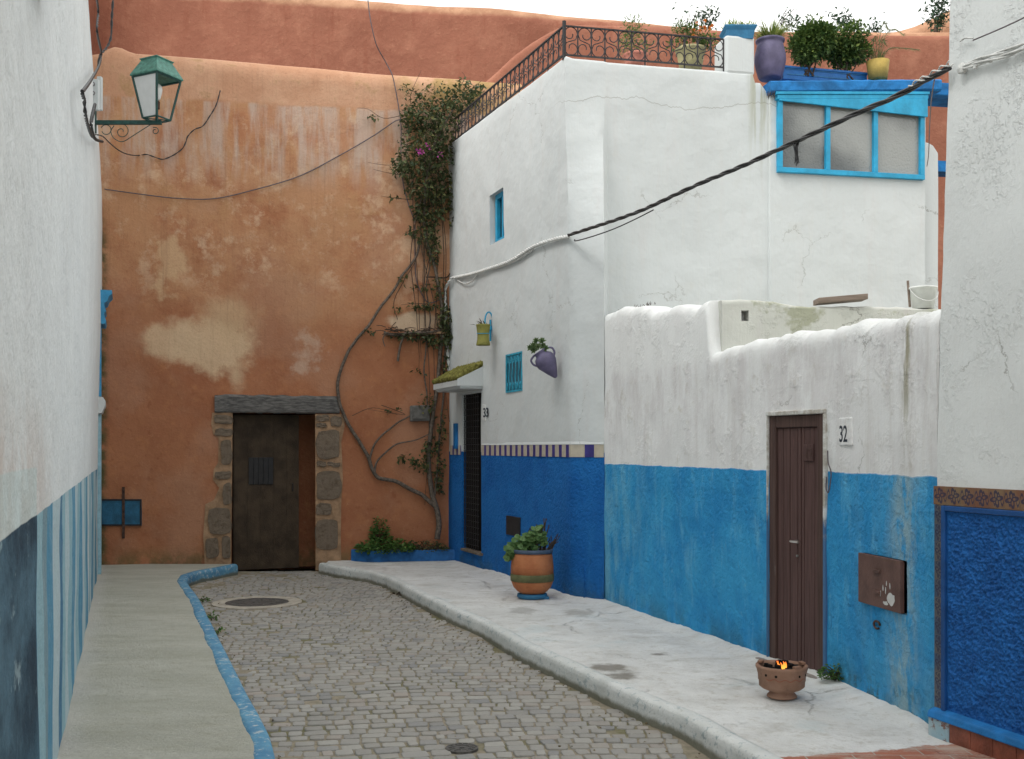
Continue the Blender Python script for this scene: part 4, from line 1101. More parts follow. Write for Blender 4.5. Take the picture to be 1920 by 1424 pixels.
# ------------------------------------------------------------ low house 32
lh=thing('low_house',(1.9,7.5,0),'low old whitewashed building with bright blue base and brown plank door','house')
L4=(2.30,5.55)
Lp=[L1[0],L1[1],L2[1],(2.272,5.69)]
Lp[0]=(.88,10.56)
def l_top(u):
    if u<=.690: return 2.97-.09*sm(u,0,.5)-.05*sm(u,.5,.69)+.03*math.sin(u*9)
    if u<=.722: return 2.83+(2.38-2.83)*sm(u,.690,.722)
    if u<=1: return 2.38+.06*sm(u,.72,.80)
    if u<=2: return 2.44+.015*math.sin((u-1)*5)
    return 2.44-.05*sm(u,2,3)
D0=hit(*L2,1441.5)[2]; D1=hit(*L2,1549)[2]
d32z=1.875
Lp_=Lp
zb0=.14
mhz=[(2+hit(*L3,1617)[2],2+hit(*L3,1696)[2])]
def holez(L,px,py): return W(L,px,py).z
mz1=W(L3,1656,1043).z; mz0=W(L3,1656,1141).z
wall('wall',Lp_,l_top,M_low,lh,z0=-.1,thick=.38,r=.09,res=.05,zfix=2.02,holes=[(1+max(.003,D0),1+min(.99,D1),-.2,d32z,.16),(mhz[0][0],mhz[0][1],mz0,mz1,.05),(2+hit(*L3,1693)[2],2+hit(*L3,1703)[2],W(L3,1698,670).z,W(L3,1698,641).z,.14)],
     amp=.018,asc=1.5,ubreaks=(.690,.70,.711,.722),amp2=.002,zb=(90,91),lump=.034)
d2=Vector((L2[1][0]-L2[0][0],L2[1][1]-L2[0][1],0)).normalized(); n2=Vector((d2.y,-d2.x,0)); n2=n2 if n2.x<0 else -n2
def L2w(px,z,off=0):
    x,y,t=hit(*L2,px,off); return Vector((x,y,z))
a=L2w(1443,.14,-.09); b=L2w(1547.5,.14,-.0); 
a=L2w(1443,.14,0); b=L2w(1548,.14,0); dwl=(b-a).length
fm=MB(); fw=.075
tp=d32z-.0
fm.obox(a-n2*.10,d2*fw,n2*.105,(0,0,tp-.14)); fm.obox(b-d2*fw-n2*.10,d2*fw,n2*.112,(0,0,tp-.14)); fm.obox(a+d2*fw-n2*.10,d2*(dwl-2*fw),n2*.108,(0,0,-.0)) if False else None
fm.obox(a+d2*fw-n2*.10+Vector((0,0,tp-.14-.085)),d2*(dwl-2*fw),n2*.102,(0,0,.083))
dr=MB(); dr.obox(a+d2*fw-n2*.055+Vector((0,0,.01)),d2*(dwl-2*fw),n2*.03,(0,0,tp-.14-.095)); dr=dr.build('door',M_door,lh); dr['label']='narrow brown plank door'
fm.build('frame',M_dframe,dr,bevel=.006)
m=MB(); wdt=[.08,.09,.10,.045,.04,.13,.06]; tot=sum(wdt); s=0
for w_ in wdt:
    w2=w_/tot*(dwl-2*fw-.004); m.obox(a+d2*(fw+.002+s)-n2*.026+Vector((0,0,.015)),d2*(w2-.008),n2*random.uniform(.010,.017),(0,0,tp-.14-.105)); s+=w2
m.pieces('plank',M_door,dr,bevel=.004)
h0=a+d2*dwl*.50-n2*.010+Vector((0,0,.87))
m=MB(); m.tube([h0,h0+n2*.04,h0+n2*.045-d2*.02,h0+n2*.045+d2*.07],.008,8); M_steel=simple('steel',(.6,.6,.58),.3,.5,.05,metal=.9); m.build('handle',M_steel,dr); m=MB(); m.tube([h0-Vector((0,0,.10))-n2*.005,h0-Vector((0,0,.10))+n2*.008],.008,8); m.build('lock',M_steel,dr)
qn=a+d2*dwl*.63-n2*.010+Vector((0,0,1.42)); m=MB(); m.obox(qn,d2*.10,n2*.010,(0,0,.115)); np_=m.build('number_plate',M_door,dr,bevel=.004)
text_mesh('numeral','12',.095,qn+n2*.011+d2*.008+Vector((0,0,.022)),d2,(0,0,1),M_dframe,np_)
# whitened plaster edge round the frame
m=MB(); e0=a+Vector((0,0,tp-.14))
m.obox(a-d2*.012+n2*-.02,d2*.012,n2*.042,(0,0,tp-.14)); m.obox(b-n2*.02,d2*.026,n2*.045,(0,0,tp-.14)); m.obox(a-d2*.012-n2*.02+Vector((0,0,tp-.14)),d2*(dwl+.038),n2*.048,(0,0,.03))
def wornwhite():
    t=T('worn_white_edge',.9,.2); x,y,z=t.sep()
    c=t.mix(t.mr(t.noise(14,5,.7),.35,.65),(.66,.67,.65),(.40,.37,.32))
    zz=t.math('ADD',z,t.math('MULTIPLY',t.noise(9,5,.7),.5)); c=t.mix(t.mr(zz,1.55,1.35),c,(.07,.16,.30)); t.bump(t.noise(30,4,.6),.006); return t.out(c)
m.build('door_surround',wornwhite(),lh,bevel=.008)
m=MB(); q=a-d2*.05+n2*.02; q.z=.10; m.add([q-n2*.1,q+n2*.07,q+n2*.09+d2*(dwl+.1),q-n2*.1+d2*(dwl+.1)]+[v_+Vector((0,0,.055)) for v_ in (q-n2*.1,q+n2*.07,q+n2*.09+d2*(dwl+.1),q-n2*.1+d2*(dwl+.1))],[[3,2,1,0],[4,5,6,7],[0,1,5,4],[1,2,6,5],[2,3,7,6],[3,0,4,7]])
m.build('door_sill',wood_mat('stone_sill',(.20,.17,.15),(.32,.28,.25),k=(20,20,20)),lh,bevel=.006)
# house number 32
d3_=Vector((L3[1][0]-L3[0][0],L3[1][1]-L3[0][1],0)).normalized(); n3_=Vector((d3_.y,-d3_.x,0)); n3_=n3_ if n3_.x<0 else -n3_
q=W(L3,1574,828,.010); q.z-=.006
m=MB(); m.obox(q-n3_*.02-d3_*.012-Vector((0,0,.02)),d3_*.170,n3_*.020,(0,0,.175)); pm2=m.build('number_plate',M_low,lh,bevel=.006)
text_mesh('numeral','32',.145,q-n3_*.001+d3_*-.006+Vector((0,0,.004)),d3_,(0,0,1),M_numb,pm2,sx=.80)
# brown meter hatch
mo_=W(L3,1617,1100,-.004); me_=W(L3,1696,1100,-.004); mo_.z=me_.z=mz0+.004
m=MB(); m.obox(mo_,me_-mo_,n3_*.028,(0,0,mz1-mz0-.008)); hb_=m.build('meter_hatch',M_hatch,lh,bevel=.003); hb_['label']='brown metal meter hatch with chipped paint'
wl=(me_-mo_).length; hh=mz1-mz0
m=MB()
m.obox(mo_+n3_*.028+d3_*wl*.4+Vector((0,0,hh*.66)),d3_*wl*.16,n3_*.012,(0,0,.018)); m.obox(mo_+n3_*.028+d3_*wl*.4+Vector((0,0,hh*.26)),d3_*wl*.16,n3_*.012,(0,0,.018)); m.pieces('hinge',M_hatch,hb_)
m=MB()
def blob(cx,cz,rx,rz,nn_=14,sd=0):
    c0=mo_+n3_*.030+d3_*wl*cx+Vector((0,0,hh*cz)); o=len(m.v)
    for k in range(nn_):
        t_=2*PI*k/nn_; rr=1+.45*nz((math.cos(t_)*2+sd,math.sin(t_)*2,sd)); m.v.append(c0+d3_*rx*rr*math.cos(t_)+Vector((0,0,rz*rr*math.sin(t_))))
    m.f.append([o+k for k in range(nn_)]); m.m.append(0)
blob(.80,.22,.045,.036,18,3); blob(.68,.12,.03,.012,10,7); blob(.62,.40,.006,.02,8,2); blob(.68,.36,.005,.022,8,4); blob(.78,.46,.006,.02,8,9); blob(.70,.5,.005,.016,8,11); blob(.56,.28,.005,.018,8,13)
m.pieces('paint_chip',M_chip,hb_)
# drain spout hole: dark recess lined at the top of the wall, and pipe ring low in the blue
c0=W(L3,1644,1172,.012); m=MB(); m.tube([c0+d3_*.035*math.cos(t_)+Vector((0,0,.022*math.sin(t_))) for t_ in [k*PI/7 for k in range(13)]],.007,6); m.build('pipe_ring',M_rust,lh)
# roof and mossy back parapet
m=MB(); m.add([(1.78,8.5,2.15),(2.62,5.75,2.15),(5.2,5.8,2.15),(5.2,11.3,2.15),(1.25,10.9,2.15)],[[0,1,2,3,4]]); m.build('roof',M_mossy,lh)
PB=((1.66,8.44),(4.6,8.70))
wall('back_parapet',list(PB),lambda u:2.82-.04*sm(u,.05,.3)+.01*math.sin(u*20),M_mossy,lh,z0=2.1,thick=.30,r=.03,res=.06,holes=[(hit(*PB,1390)[2],hit(*PB,1404)[2],2.655,2.74,.2)],zfix=2.76,amp=.015,asc=2,zb=(90,91),lump=.012,amp2=.003)
# roof of courtyard between
# plank and bucket on parapet
z_=2.80
m=MB(); a=W(PB,1535,573,.02); b=W(PB,1628,560,.05); a.z=2.80; b.z=2.835
dd=(b-a); sdv=Vector((0,.16,0)); m.obox(a,dd,sdv,(0,0,.045)); pk=m.build('plank',M_oldwood,bevel=.005); tag(pk,'weathered brown plank lying across the mossy parapet','plank')
bk=thing('bucket',W(PB,1731,571,-.12),'white plastic bucket with wire handle on the mossy parapet','bucket')
c0=Vector(bk['_o']); c0.z=2.785
m=MB(); m.lathe([(.085,0),(.104,.16),(.112,.162),(.112,.175),(.104,.177),(.100,.165),(.08,.01),(.001,.01)],c0,28); m.build('pail',M_cream,bk,smooth=True)
m=MB(); m.tube([c0+Vector((-.11*math.cos(t_),-.115*math.sin(t_)*.9-.01,.16-.11*math.sin(t_))) for t_ in [k*PI/10 for k in range(11)]],.004,5); m.build('handle',M_cablew,bk)
m=MB(); m.tube([c0+Vector((-.09,.05,.02)),c0+Vector((-.115,.03,.235))],.010,6); st=m.build('stick',M_oldwood); tag(st,'short stick standing in the white bucket','stick')

# ------------------------------------------------------------ near right building
nb=thing('building',(3,4.5,0),'rough white stucco building at the right edge with tile framed blue panel','building')
def lean(p,k): return p
NLo=[NR[0],NR[1]]; NHi=[(NR[0][0]+.075,NR[0][1]+.01),(NR[1][0]+.075,NR[1][1])]
wall('wall',NLo,lambda u:6.6,M_near,nb,Hi=NHi,zb=(1.2,4.4),z0=-.1,thick=.4,r=.05,res=.055,zfix=6.2,amp=.006,asc=2.2,amp2=.0025)
m=MB(); m.obox((2.66,5.66,-.1),(3.2,.0,0),(.5,-4.4,0),(0,0,6.55)); m.build('inner_block',M_near,nb)
dN=Vector((NR[1][0]-NR[0][0],NR[1][1]-NR[0][1],0)).normalized(); nN=Vector((dN.y,-dN.x,0)); nN=nN if nN.x<0 else -nN
o=Vector((NR[0][0],NR[0][1],0))
def tile_mat():
    t=T('painted_tile',.35,.5)
    uv=t.N.new('ShaderNodeUVMap').outputs[0]; u,v,_=t.sep(uv)
    fu=t.math('SUBTRACT',t.math('FRACT',u),.5); fv=t.math('SUBTRACT',v,.5)
    rad=t.math('SQRT',t.math('ADD',t.math('MULTIPLY',fu,fu),t.math('MULTIPLY',fv,fv)))
    th=t.math('ARCTAN2',fv,fu)
    pet=t.math('ABSOLUTE',t.math('SUBTRACT',rad,t.math('ADD',.24,t.math('MULTIPLY',t.math('SINE',t.math('ADD',t.math('MULTIPLY',th,4),.8)),.13))))
    m1=t.mr(pet,.095,.07)
    vine=t.math('ABSOLUTE',t.math('SUBTRACT',fv,t.math('MULTIPLY',t.math('SINE',t.math('MULTIPLY',u,12.566)),.30)))
    m2=t.mr(vine,.085,.06); m3=t.mr(rad,.09,.07)
    mm=t.math('MAXIMUM',t.math('MAXIMUM',m1,m2),m3)
    c=t.mix(t.mr(t.noise(9,5,.6),.35,.65),(.20,.085,.045),(.23,.15,.08))
    c=t.mix(t.math('MULTIPLY',mm,.88),c,(.022,.022,.06))
    jt=t.mr(t.math('ABSOLUTE',fu),.475,.49); c=t.mix(t.math('MULTIPLY',jt,.6),c,(.10,.07,.06))
    fr=t.N.new('ShaderNodeUVMap')
    t.bump(t.math('SUBTRACT',t.math('MULTIPLY',mm,.3),jt),.002)
    return t.out(c)
def tile_mat_blue():
    m_=M_tile.copy(); m_.name='painted_tile_blue'
    return m_
M_tile=tile_mat()
M_tileb=M_tile.copy(); M_tileb.name='painted_tile_blue'
for n_ in M_tileb.node_tree.nodes:
    if n_.type=='MIX' and tuple(round(q,3) for q in n_.inputs[6].default_value[:3])==(.2,.085,.045): n_.inputs[6].default_value=(.05,.08,.13,1); n_.inputs[7].default_value=(.13,.12,.10,1)
def uvstrip(name,o_,ax,az,nn,tiles,mat,par,vertical=False):
    me=bpy.data.meshes.new(name); off=Vector(par['_o'])
    vs=[o_,o_+ax,o_+ax+az,o_+az]; b_=[v_-nn*.03 for v_ in vs]
    me.from_pydata([v_-off for v_ in vs+b_],[],[[0,1,2,3],[0,4,5,1],[1,5,6,2],[2,6,7,3],[3,7,4,0]])
    me.materials.append(mat); uvl=me.uv_layers.new(name='UVMap')
    co=[(0,0),(tiles,0),(tiles,1),(0,1)] if not vertical else [(0,0),(0,1),(tiles,1),(tiles,0)]
    for i in range(4): uvl.data[i].uv=co[i]
    ob=bpy.data.objects.new(name,me); C.objects.link(ob); ob.parent=par; ob['_o']=par['_o']; return ob
zt1,zt0=1.447,1.350
uvstrip('tile_border',o+nN*.022+Vector((0,0,zt0)),dN*4.6,Vector((0,0,zt1-zt0)),nN,46,M_tile,nb)
uvstrip('tile_border',o+nN*.020+dN*.004+Vector((0,0,.27)),dN*.062,Vector((0,0,zt0-.27-.002)),nN,11,M_tileb,nb,True)
def blueknob():
    t=T('knobbly_blue',.7,.3)
    c=t.mix(t.mr(t.noise(9,5,.7),.3,.7),(.007,.085,.30),(.012,.13,.42))
    t.bump(t.noise(55,4,.6),.008); return t.out(c)
MK=blueknob()
m=MB()
m.obox(o+dN*.068+nN*-.01+Vector((0,0,.27)),dN*.028,nN*.044,(0,0,zt0-.27-.003)); m.obox(o+dN*.096+nN*-.01+Vector((0,0,zt0-.030)),dN*4.5,nN*.044,(0,0,.027))
m.build('panel_frame',simple('panel_frame_blue',(.008,.07,.24),.5,.4,.2,9,.003),nb,bevel=.004)
m=MB(); m.add([o+Vector((0,0,.225))+nN*-.01,o+Vector((0,0,.225))+nN*.07,o+dN*4.6+Vector((0,0,.225))+nN*.07,o+dN*4.6+Vector((0,0,.225))+nN*-.01,
    o+Vector((0,0,.285))+nN*-.01,o+Vector((0,0,.262))+nN*.06,o+dN*4.6+Vector((0,0,.262))+nN*.06,o+dN*4.6+Vector((0,0,.285))+nN*-.01],[[0,3,2,1],[4,5,6,7],[0,1,5,4],[1,2,6,5],[2,3,7,6],[3,0,4,7]])
m.build('panel_ledge',simple('ledge_blue',(.012,.17,.46),.6,.35,.2,9,.004),nb,bevel=.008)
m=MB()
for i in range(30):
    if i==0: continue
    m.obox(o+dN*(i*.152+.002)+nN*-.01+Vector((0,0,.10)),dN*.148,nN*.062,(0,0,.124))
m.pieces('skirting_tile',M_redtile,nb,bevel=.003)
m=MB(); m.obox(o+dN*.0+nN*-.01+Vector((0,0,.10)),dN*.15,nN*.066,(0,0,.124)); m.build('skirting_tile',kerb_mat('smeared_tile',(.30,.45,.52),(.5,.58,.6),(.20,.08,.05),.06),nb,bevel=.003)
# knobbly panel as real relief
m=MB(); p0=o+dN*.097; Lk=.80; nu=270; nv=300
for j in range(nv+1):
    for i in range(nu+1):
        q=p0+dN*Lk*i/nu+Vector((0,0,.275+(1.318-.275)*j/nv)); e_=min(1,i/5,j/5,(nv-j)/5)
        h_=nz(q,52)*.6+nz(q,105)*.45+nz(q,14)*.2
        m.v.append(q+nN*(.016+e_*.016*h_))
for j in range(nv):
    for i in range(nu):
        a_=j*(nu+1)+i; m.f.append([a_,a_+1,a_+nu+2,a_+nu+1]); m.m.append(0)
m.build('blue_panel',MK,nb,smooth=True)
m=MB(); m.obox(p0+dN*Lk+Vector((0,0,.275))-nN*.02,dN*3.65,nN*.03,(0,0,1.043)); m.build('blue_panel',MK,nb)

# ------------------------------------------------------------ left building
lw=thing('building',(-2.6,6,0),'long white wall at the left edge with pale blue painted stripes along its base','building')
lw.name='left_building' if False else 'building'
Lo=[LW[1],LW[0]]; xx=.0
Hi=[(LW[1][0]-.20,LW[1][1]),LW[0]]
Mi=Lo
# wall bellies out at mid height, leans back above
bel=wall('wall',Lo,lambda u:9.0,M_left,lw,Hi=Hi,zb=(4.6,8.2),z0=-.1,thick=.4,r=.05,res=.09,zfix=8.5,amp=.014,asc=1.1,flip=-1)
for v in bel.data.vertices:
    z=v.co.z; v.co.x+=.035*sm(z,.5,4.0)*(1-sm(z,5,7))*sm(v.co.y+6,4,13)
m=MB(); dL=Vector((-.364,1,0)).normalized(); nL=Vector((1,.364,0)).normalized()
q=Vector((-.317-.364*1.2,1.2,3.34)); m.obox(q-nL*.05,dL*3.0,nL*.15,(0,0,1.0)); m.build('jetty',M_whitep,lw,bevel=.02)
# door case mouldings near the far end
Y0=12.95; bx0=Vector((-.317-.364*Y0,Y0,0))+nL*.0
def mould(prof,y0,y1,mat,name):
    m=MB(); a=Vector((-.317-.364*y0,y0,0))+nL*.03; b=Vector((-.317-.364*y1,y1,0))+nL*.03; n=len(prof)
    for p in (a,b):
        for off,z in prof: m.v.append(p+nL*off+Vector((0,0,z)))
    for i in range(n): m.f.append([i,(i+1)%n,n+(i+1)%n,n+i]); m.m.append(0)
    m.f.append(list(range(n))); m.m.append(0); m.f.append([n+i for i in range(n)][::-1]); m.m.append(0)
    ob=m.build(name,mat,lw); return ob
zc=lambda py:H-(py-840)/F*13.0
bl=simple('moulding_blue',(.05,.28,.50),.6,.3,.15,9,.003)
mould([(-.05,zc(550)),(.135,zc(550)),(.14,zc(556)),(.10,zc(562)),(.085,zc(570)),(.05,zc(574)),(.05,zc(580)),(.07,zc(588)),(.05,zc(592)),(.05,zc(598)),(.07,zc(606)),(.06,zc(612)),(-.05,zc(612))],12.7,13.25,bl,'moulding')
mould([(-.05,zc(612)),(.012,zc(612)),(.012,zc(745)),(-.05,zc(745))],12.8,13.1,bl,'moulding')
mould([(-.05,zc(745)),(.035,zc(747)),(.06,zc(753)),(.062,zc(762)),(.035,zc(771)),(.025,zc(776)),(-.05,zc(778))],12.7,13.2,M_whitep,'moulding')
mould([(-.05,zc(778)),(.012,zc(778)),(.012,.12),(-.05,.12)],12.8,13.1,simple('pale_blue_trim',(.30,.48,.56),.6,.3,.15),'moulding')

# ------------------------------------------------------------ street lamp
YL=11.0; lx=-.317-.364*YL
lc=P(294,200,YL); sl=thing('street_lamp',P(178,230,YL),'green iron lantern on a scrolled bracket fixed to the left white wall','street lamp')
zc=lambda py:H-(py-840)/F*YL
zarm=zc(230)
m=MB(); m.obox((P(172,250,YL)).xyz+Vector((0,-.02,0)),(.045,0,0),(0,.04,0),(0,0,zc(196)-zc(257))); m.obox(Vector((P(172,0,YL).x,YL-.0175,zarm-.022)),((303-172)/F*YL,0,0),(0,.035,0),(0,0,.042))
m.build('bracket',M_lampdark,sl,bevel=.003)
def spir(c,r0,r1,a0,a1,n=26): return [c+Vector(((r0+(r1-r0)*k/n)*math.cos(a0+(a1-a0)*k/n),0,(r0+(r1-r0)*k/n)*math.sin(a0+(a1-a0)*k/n))) for k in range(n+1)]
m=MB()
c1=P(228,247,YL); sp1=spir(c1,.012,.078,-PI*.1,PI*2.9,40)
sp1=sp1+[P(209,252,YL),P(215,262,YL),P(227,266,YL),P(240,262,YL),P(262,248,YL),P(284,233,YL)]
# outer sweep
m.tube(spir(c1,.015,.082,0,PI*2.6,36),.0045,5)
m.tube(spline([P(214,236,YL),P(208,246,YL),P(212,258,YL),P(223,265,YL),P(233,265,YL),P(246,257,YL),P(268,243,YL),P(284,233,YL)],5),.0045,5)
m.tube(spir(P(199,244,YL),.045,.055,-PI*.9,PI*.9),.0045,5); m.tube(spir(P(291,246,YL),.015,.04,PI*.4,PI*2.7),.0045,5)
m.build('scroll',M_lampdark,sl)
cx=P(294,0,YL).x; hw=.26; RZ=PI/4
lrot=math.atan2(-YL,-cx)
def ringsq(r,z,cx=cx): return [Vector((cx+r*math.cos(k*PI/2+lrot),YL+r*math.sin(k*PI/2+lrot),z)) for k in range(4)]
def frus(m,levels):
    o=len(m.v)
    for r,z in levels: m.v+=ringsq(r,z)
    for i in range(len(levels)-1):
        for k in range(4):
            a=o+i*4+k;b=o+i*4+(k+1)%4; m.f.append([a,b,b+4,a+4]); m.m.append(0)
    m.f.append([o+k for k in range(4)][::-1]); m.m.append(0); q=o+(len(levels)-1)*4; m.f.append([q+k for k in range(4)]); m.m.append(0)
zr0,zr1,zr2=zc(146),zc(117),zc(112)
m=MB(); frus(m,[(.245,zr0-.012),(.265,zr0-.008),(.262,zr0+.008),(.155,zr1-.0),(.172,zr1+.012),(.172,zr1+.018),(.02,zr2+.03)]); m.build('lantern_roof',M_lampgreen,sl,bevel=.003)
zt,zb=zr0-.015,zc(224)
top=ringsq(.235,zt); bot=ringsq(.135,zb)
m=MB()
for k in range(4):
    m.tube([top[k],bot[k]],.013,5); m.tube([bot[k],bot[(k+1)%4]],.010,5); m.tube([top[k],top[(k+1)%4]],.014,5)
m.tube([bot[0],bot[2]],.006,5); m.tube([bot[1],bot[3]],.006,5); 
m.tube([Vector((cx,YL,zarm)),Vector((cx,YL,zc(196)))],.016,8)
for k in range(4): m.tube(spline([bot[k],bot[k]*.6+Vector((cx,YL,zarm))*.4+Vector((0,0,-.01)),Vector((cx,YL,zarm+.01))],4),.005,4)
m.build('lantern_frame',M_lampdark,sl)
m=MB(); k=3
for k in (3,2):
    a,b,c_,d_=top[k],top[(k+1)%4],bot[(k+1)%4],bot[k]
    if k==3:
        m.add([a.lerp(b,.04),a.lerp(b,.96),d_.lerp(c_,.94),d_.lerp(c_,.06)],[[0,1,2,3]])
m.build('pane',M_glassw,sl)
m=MB(); m.lathe([(.012,0),(.022,.02),(.036,.07),(.042,.11),(.036,.145),(.018,.168),(.001,.172)],(cx+.015,YL,zc(189)),16); m.build('bulb',M_bulb,sl,smooth=True)
m=MB(); m.lathe([(.016,0),(.018,.075),(.013,.08)],(cx+.015,YL,zc(205)),10); m.build('socket',M_rust,sl)
# insulator board
ib=thing('insulator_board',P(178,205,YL),'weathered white cable board with two insulators above the lamp bracket','fixture')
m=MB(); a=P(168,205,YL-.03); m.obox(P(168,206,YL-.6),(.085,.0,0),(0,.05,0),(0,0,.30)); m.obox(P(181,206,YL-.5),(.045,0,0),(0,.05,0),(0,0,.33)); m.build('board',M_whitep,ib,bevel=.006)
m=MB()
for py in (158,175): m.tube(spir(P(174,py,YL-.63),.018,.018,0,2*PI,12),.004,5)
m.pieces('ring',M_cableg,ib)

# ------------------------------------------------------------ cables
def cable(name,pts,r,mat,label,strands=1,twist=.02,pitch=.25,k=8,group=None):
    path=spline(pts,k); m=MB()
    if strands==1: m.tube(path,r,6)
    else:
        L=[0]
        for i in range(1,len(path)): L.append(L[-1]+(path[i]-path[i-1]).length)
        n=max(12,int(L[-1]/pitch*8))
        def at_(s):
            for i in range(1,len(path)):
                if L[i]>=s: return path[i-1].lerp(path[i],(s-L[i-1])/max(1e-9,L[i]-L[i-1]))
            return path[-1]
        ps=[at_(L[-1]*i/n) for i in range(n+1)]
        for q in range(strands):
            out=[]
            for i,p in enumerate(ps):
                t=(ps[min(i+1,n)]-ps[max(i-1,0)]).normalized(); u=t.cross(Vector((0,0,1)));
                u=u.normalized() if u.length>1e-3 else Vector((1,0,0)); w_=t.cross(u)
                a=2*PI*(i/8+q/strands)+.8*nz((i*.07,q,0)); out.append(p+(u*math.cos(a)+w_*math.sin(a))*twist)
            m.tube(out,r,6)
    ob=m.build(name,mat,smooth=True); return tag(ob,label,'cable',group)
NRo=hit(*NR,1782)
def yc(px): # depth along the free span
    t=(1780-px)/(1780-1065); return 1/((1-t)/5.62+t/10.75)
span=[(1780,128),(1740,148),(1690,176),(1600,216),(1500,262),(1400,308),(1300,350),(1200,396),(1120,424),(1066,441)]
cable('power_cable',[P(x,y,yc(x)) for x,y in span],.0085,M_cableb,'thick black twisted cable bundle strung between the two white buildings',3,.0095,.62)
cable('power_cable',[P(x,y,yc(x)) for x,y in [(1782,120),(1755,136),(1730,150),(1708,163)]],.0045,M_cablew,'white painted start of the cable bundle at the right wall',3,.0165,.62)
def An_(px,py,off=.03): return Aw(px,py,off)
wp=[An_(x,y) for x,y in [(1067,444),(1040,449),(1000,463),(960,488),(920,503),(880,515),(850,521)]]
cable('wall_cable',wp,.012,M_cablew,'white painted twisted cable running along the house wall below the upper window',3,.011,.18)
cable('wall_cable',[An_(x,y,.025) for x,y in [(1000,468),(985,478),(960,493),(925,505),(900,508),(885,528),(870,532),(858,526)]],.008,M_cablew,'loose white painted wire hanging under the cable near the corner')
cable('wall_cable',[An_(848,521,.03),An_(843,527,.05),W(OW,838,536,.06),W(OW,834,552,.05),W(OW,838,640,.04),W(OW,842,700,.04)],.012,M_cablew,'white painted cable bending down the corner beside the vine',2,.010,.2)
cable('wall_cable',[An_(x,y,.02) for x,y in [(1078,449)]]+[P(1080,452,10.6),P(1110,444,10.2),P(1150,430,9.9),P(1190,412,9.5),P(1225,394,9.2)],.006,M_cableb,'thin loose black wire looping under the cable span')
cable('door_wire',[W(L3,x,y,.025) for x,y in [(1552,845),(1553,868),(1558,885),(1557,905),(1553,924),(1549,915),(1550,895)]],.004,M_cableg,'thin loose wire loop hanging on the wall just right of the brown door')
# knot hanging from cable
kx=1493; m=MB(); 
for i in range(7):
    m.tube(spline([P(kx+random.uniform(-6,6),268,yc(kx)),P(kx+random.uniform(-5,5),277,yc(kx)),P(kx+random.uniform(-2,3),290,yc(kx)),P(kx+random.uniform(-4,6),random.uniform(300,312),yc(kx))],4),.004,4)
tag(m.build('rag_knot',M_cableb),'frayed black rag knot hanging from the cable bundle before the window','knot')
# cables on the near right wall
def Nw(px,py,off=.02): 
    v=W(NR,px,py,off); v.x+=.075*sm(v.z,1.2,4.4); return v
for i,(dy,lab) in enumerate(((0,'uppermost white painted cable clipped across the right stucco wall'),(7,'lower white painted cable sagging along the right stucco wall'))):
    cable('wall_cable',[Nw(1779,128+dy*.4,.025),Nw(1800,116+dy,.025),Nw(1835,104+dy*1.2,.03),Nw(1870,93+dy*1.3,.03),Nw(1900,80+dy*1.3,.03),Nw(1960,58+dy,.03)],.006,M_cablew,lab,2,.006,.7)
cable('wall_cable',[Nw(1776,78,.02),Nw(1785,72,.02),Nw(1800,72,.02)],.005,M_cablew,'short white wire stub at the top corner of the right wall')
cable('wall_cable',[Nw(1800,76,.05),Nw(1860,50,.05),Nw(1930,16,.05)],.0035,M_cableg,'thin grey wire rising straight across the top of the right wall')
m=MB(); q=Nw(1781,130,.02); m.lathe([(.02,-.02),(.026,0),(.02,.025),(.012,.03)],q,10); 
for dx in (25,52,80): m.box(Nw(1781+dx,136-dx*.42,.02),.02,.015,.018,.5)
tag(m.build('cable_clamp',M_cablew),'white painted clamp and clips holding cables on the right wall','clamp')
# left cables
g='cables on the left wall'
def Lc(px,py,off=.075):
    x,y,t=hit(LW[0],LW[1],px,off)
    if y>10.9 or y<0: y=10.9
    return P(px,py,y)
cable('wall_cable',[Lc(*q) for q in [(176,-30),(184,20),(182,60),(190,100),(186,122),(172,148),(158,168),(154,173),(158,190),(160,215),(166,240),(172,256)]],.006,M_cableb,'thick black twisted cable dropping down the left wall to the lamp bracket',2,.006,.22)
cable('wall_cable',[P(214,-30,11.2),P(210,30,11.2),P(208,70,11.2),P(200,90,11.1),P(188,104,10.9),P(184,125,10.8)],.007,M_cableb,'second black cable coming down from the top left to join the first',2,.007,.2)
cable('wall_cable',[Lc(*q) for q in [(178,196),(171,230),(174,252),(180,262),(192,266)]],.006,M_cableb,'tangle of black wire ends at the lamp bracket foot',2,.008,.12)
cable('wall_cable',[P(174,252,11),P(192,256,11.3),P(205,268,11.8),P(222,282,12.4),P(240,290,13)]+[W(OW,x,y,.04) for x,y in [(258,292),(275,290),(290,295),(305,299),(322,293),(340,281),(348,268),(352,256),(365,243),(380,237),(392,220),(405,198),(413,170)]],.005,M_cableb,'thin wavy dark wire from the lamp bracket up the ochre wall',2,.004,.2)
cable('wall_cable',[W(OW,x,y,.04) for x,y in [(196,355),(260,364),(330,372),(400,373),(470,358),(560,331),(640,290),(700,255),(740,228),(752,226)]],.0075,M_cableg,'dark wire drooping across the ochre wall to the vine')
cable('wall_cable',[P(688,-20,14.0),P(692,20,14.0),P(697,50,14.0),P(706,85,14.1)]+[W(OW,x,y,.05) for x,y in [(722,115),(735,140),(742,170),(748,205),(752,240),(752,300),(757,350),(768,390),(778,420),(778,470),(780,520),(790,550),(805,568),(830,560)]],.0075,M_cableg,'long dark wire falling from the rampart down beside the bougainvillea')
cable('wall_cable',[P(1752,150,6.3),P(1746,190,7.5),P(1743,240,9),P(1741,290,10.5),P(1738,312,11.4)],.004,M_cableg,'thin pale wire hanging below the cable beside the turquoise window')

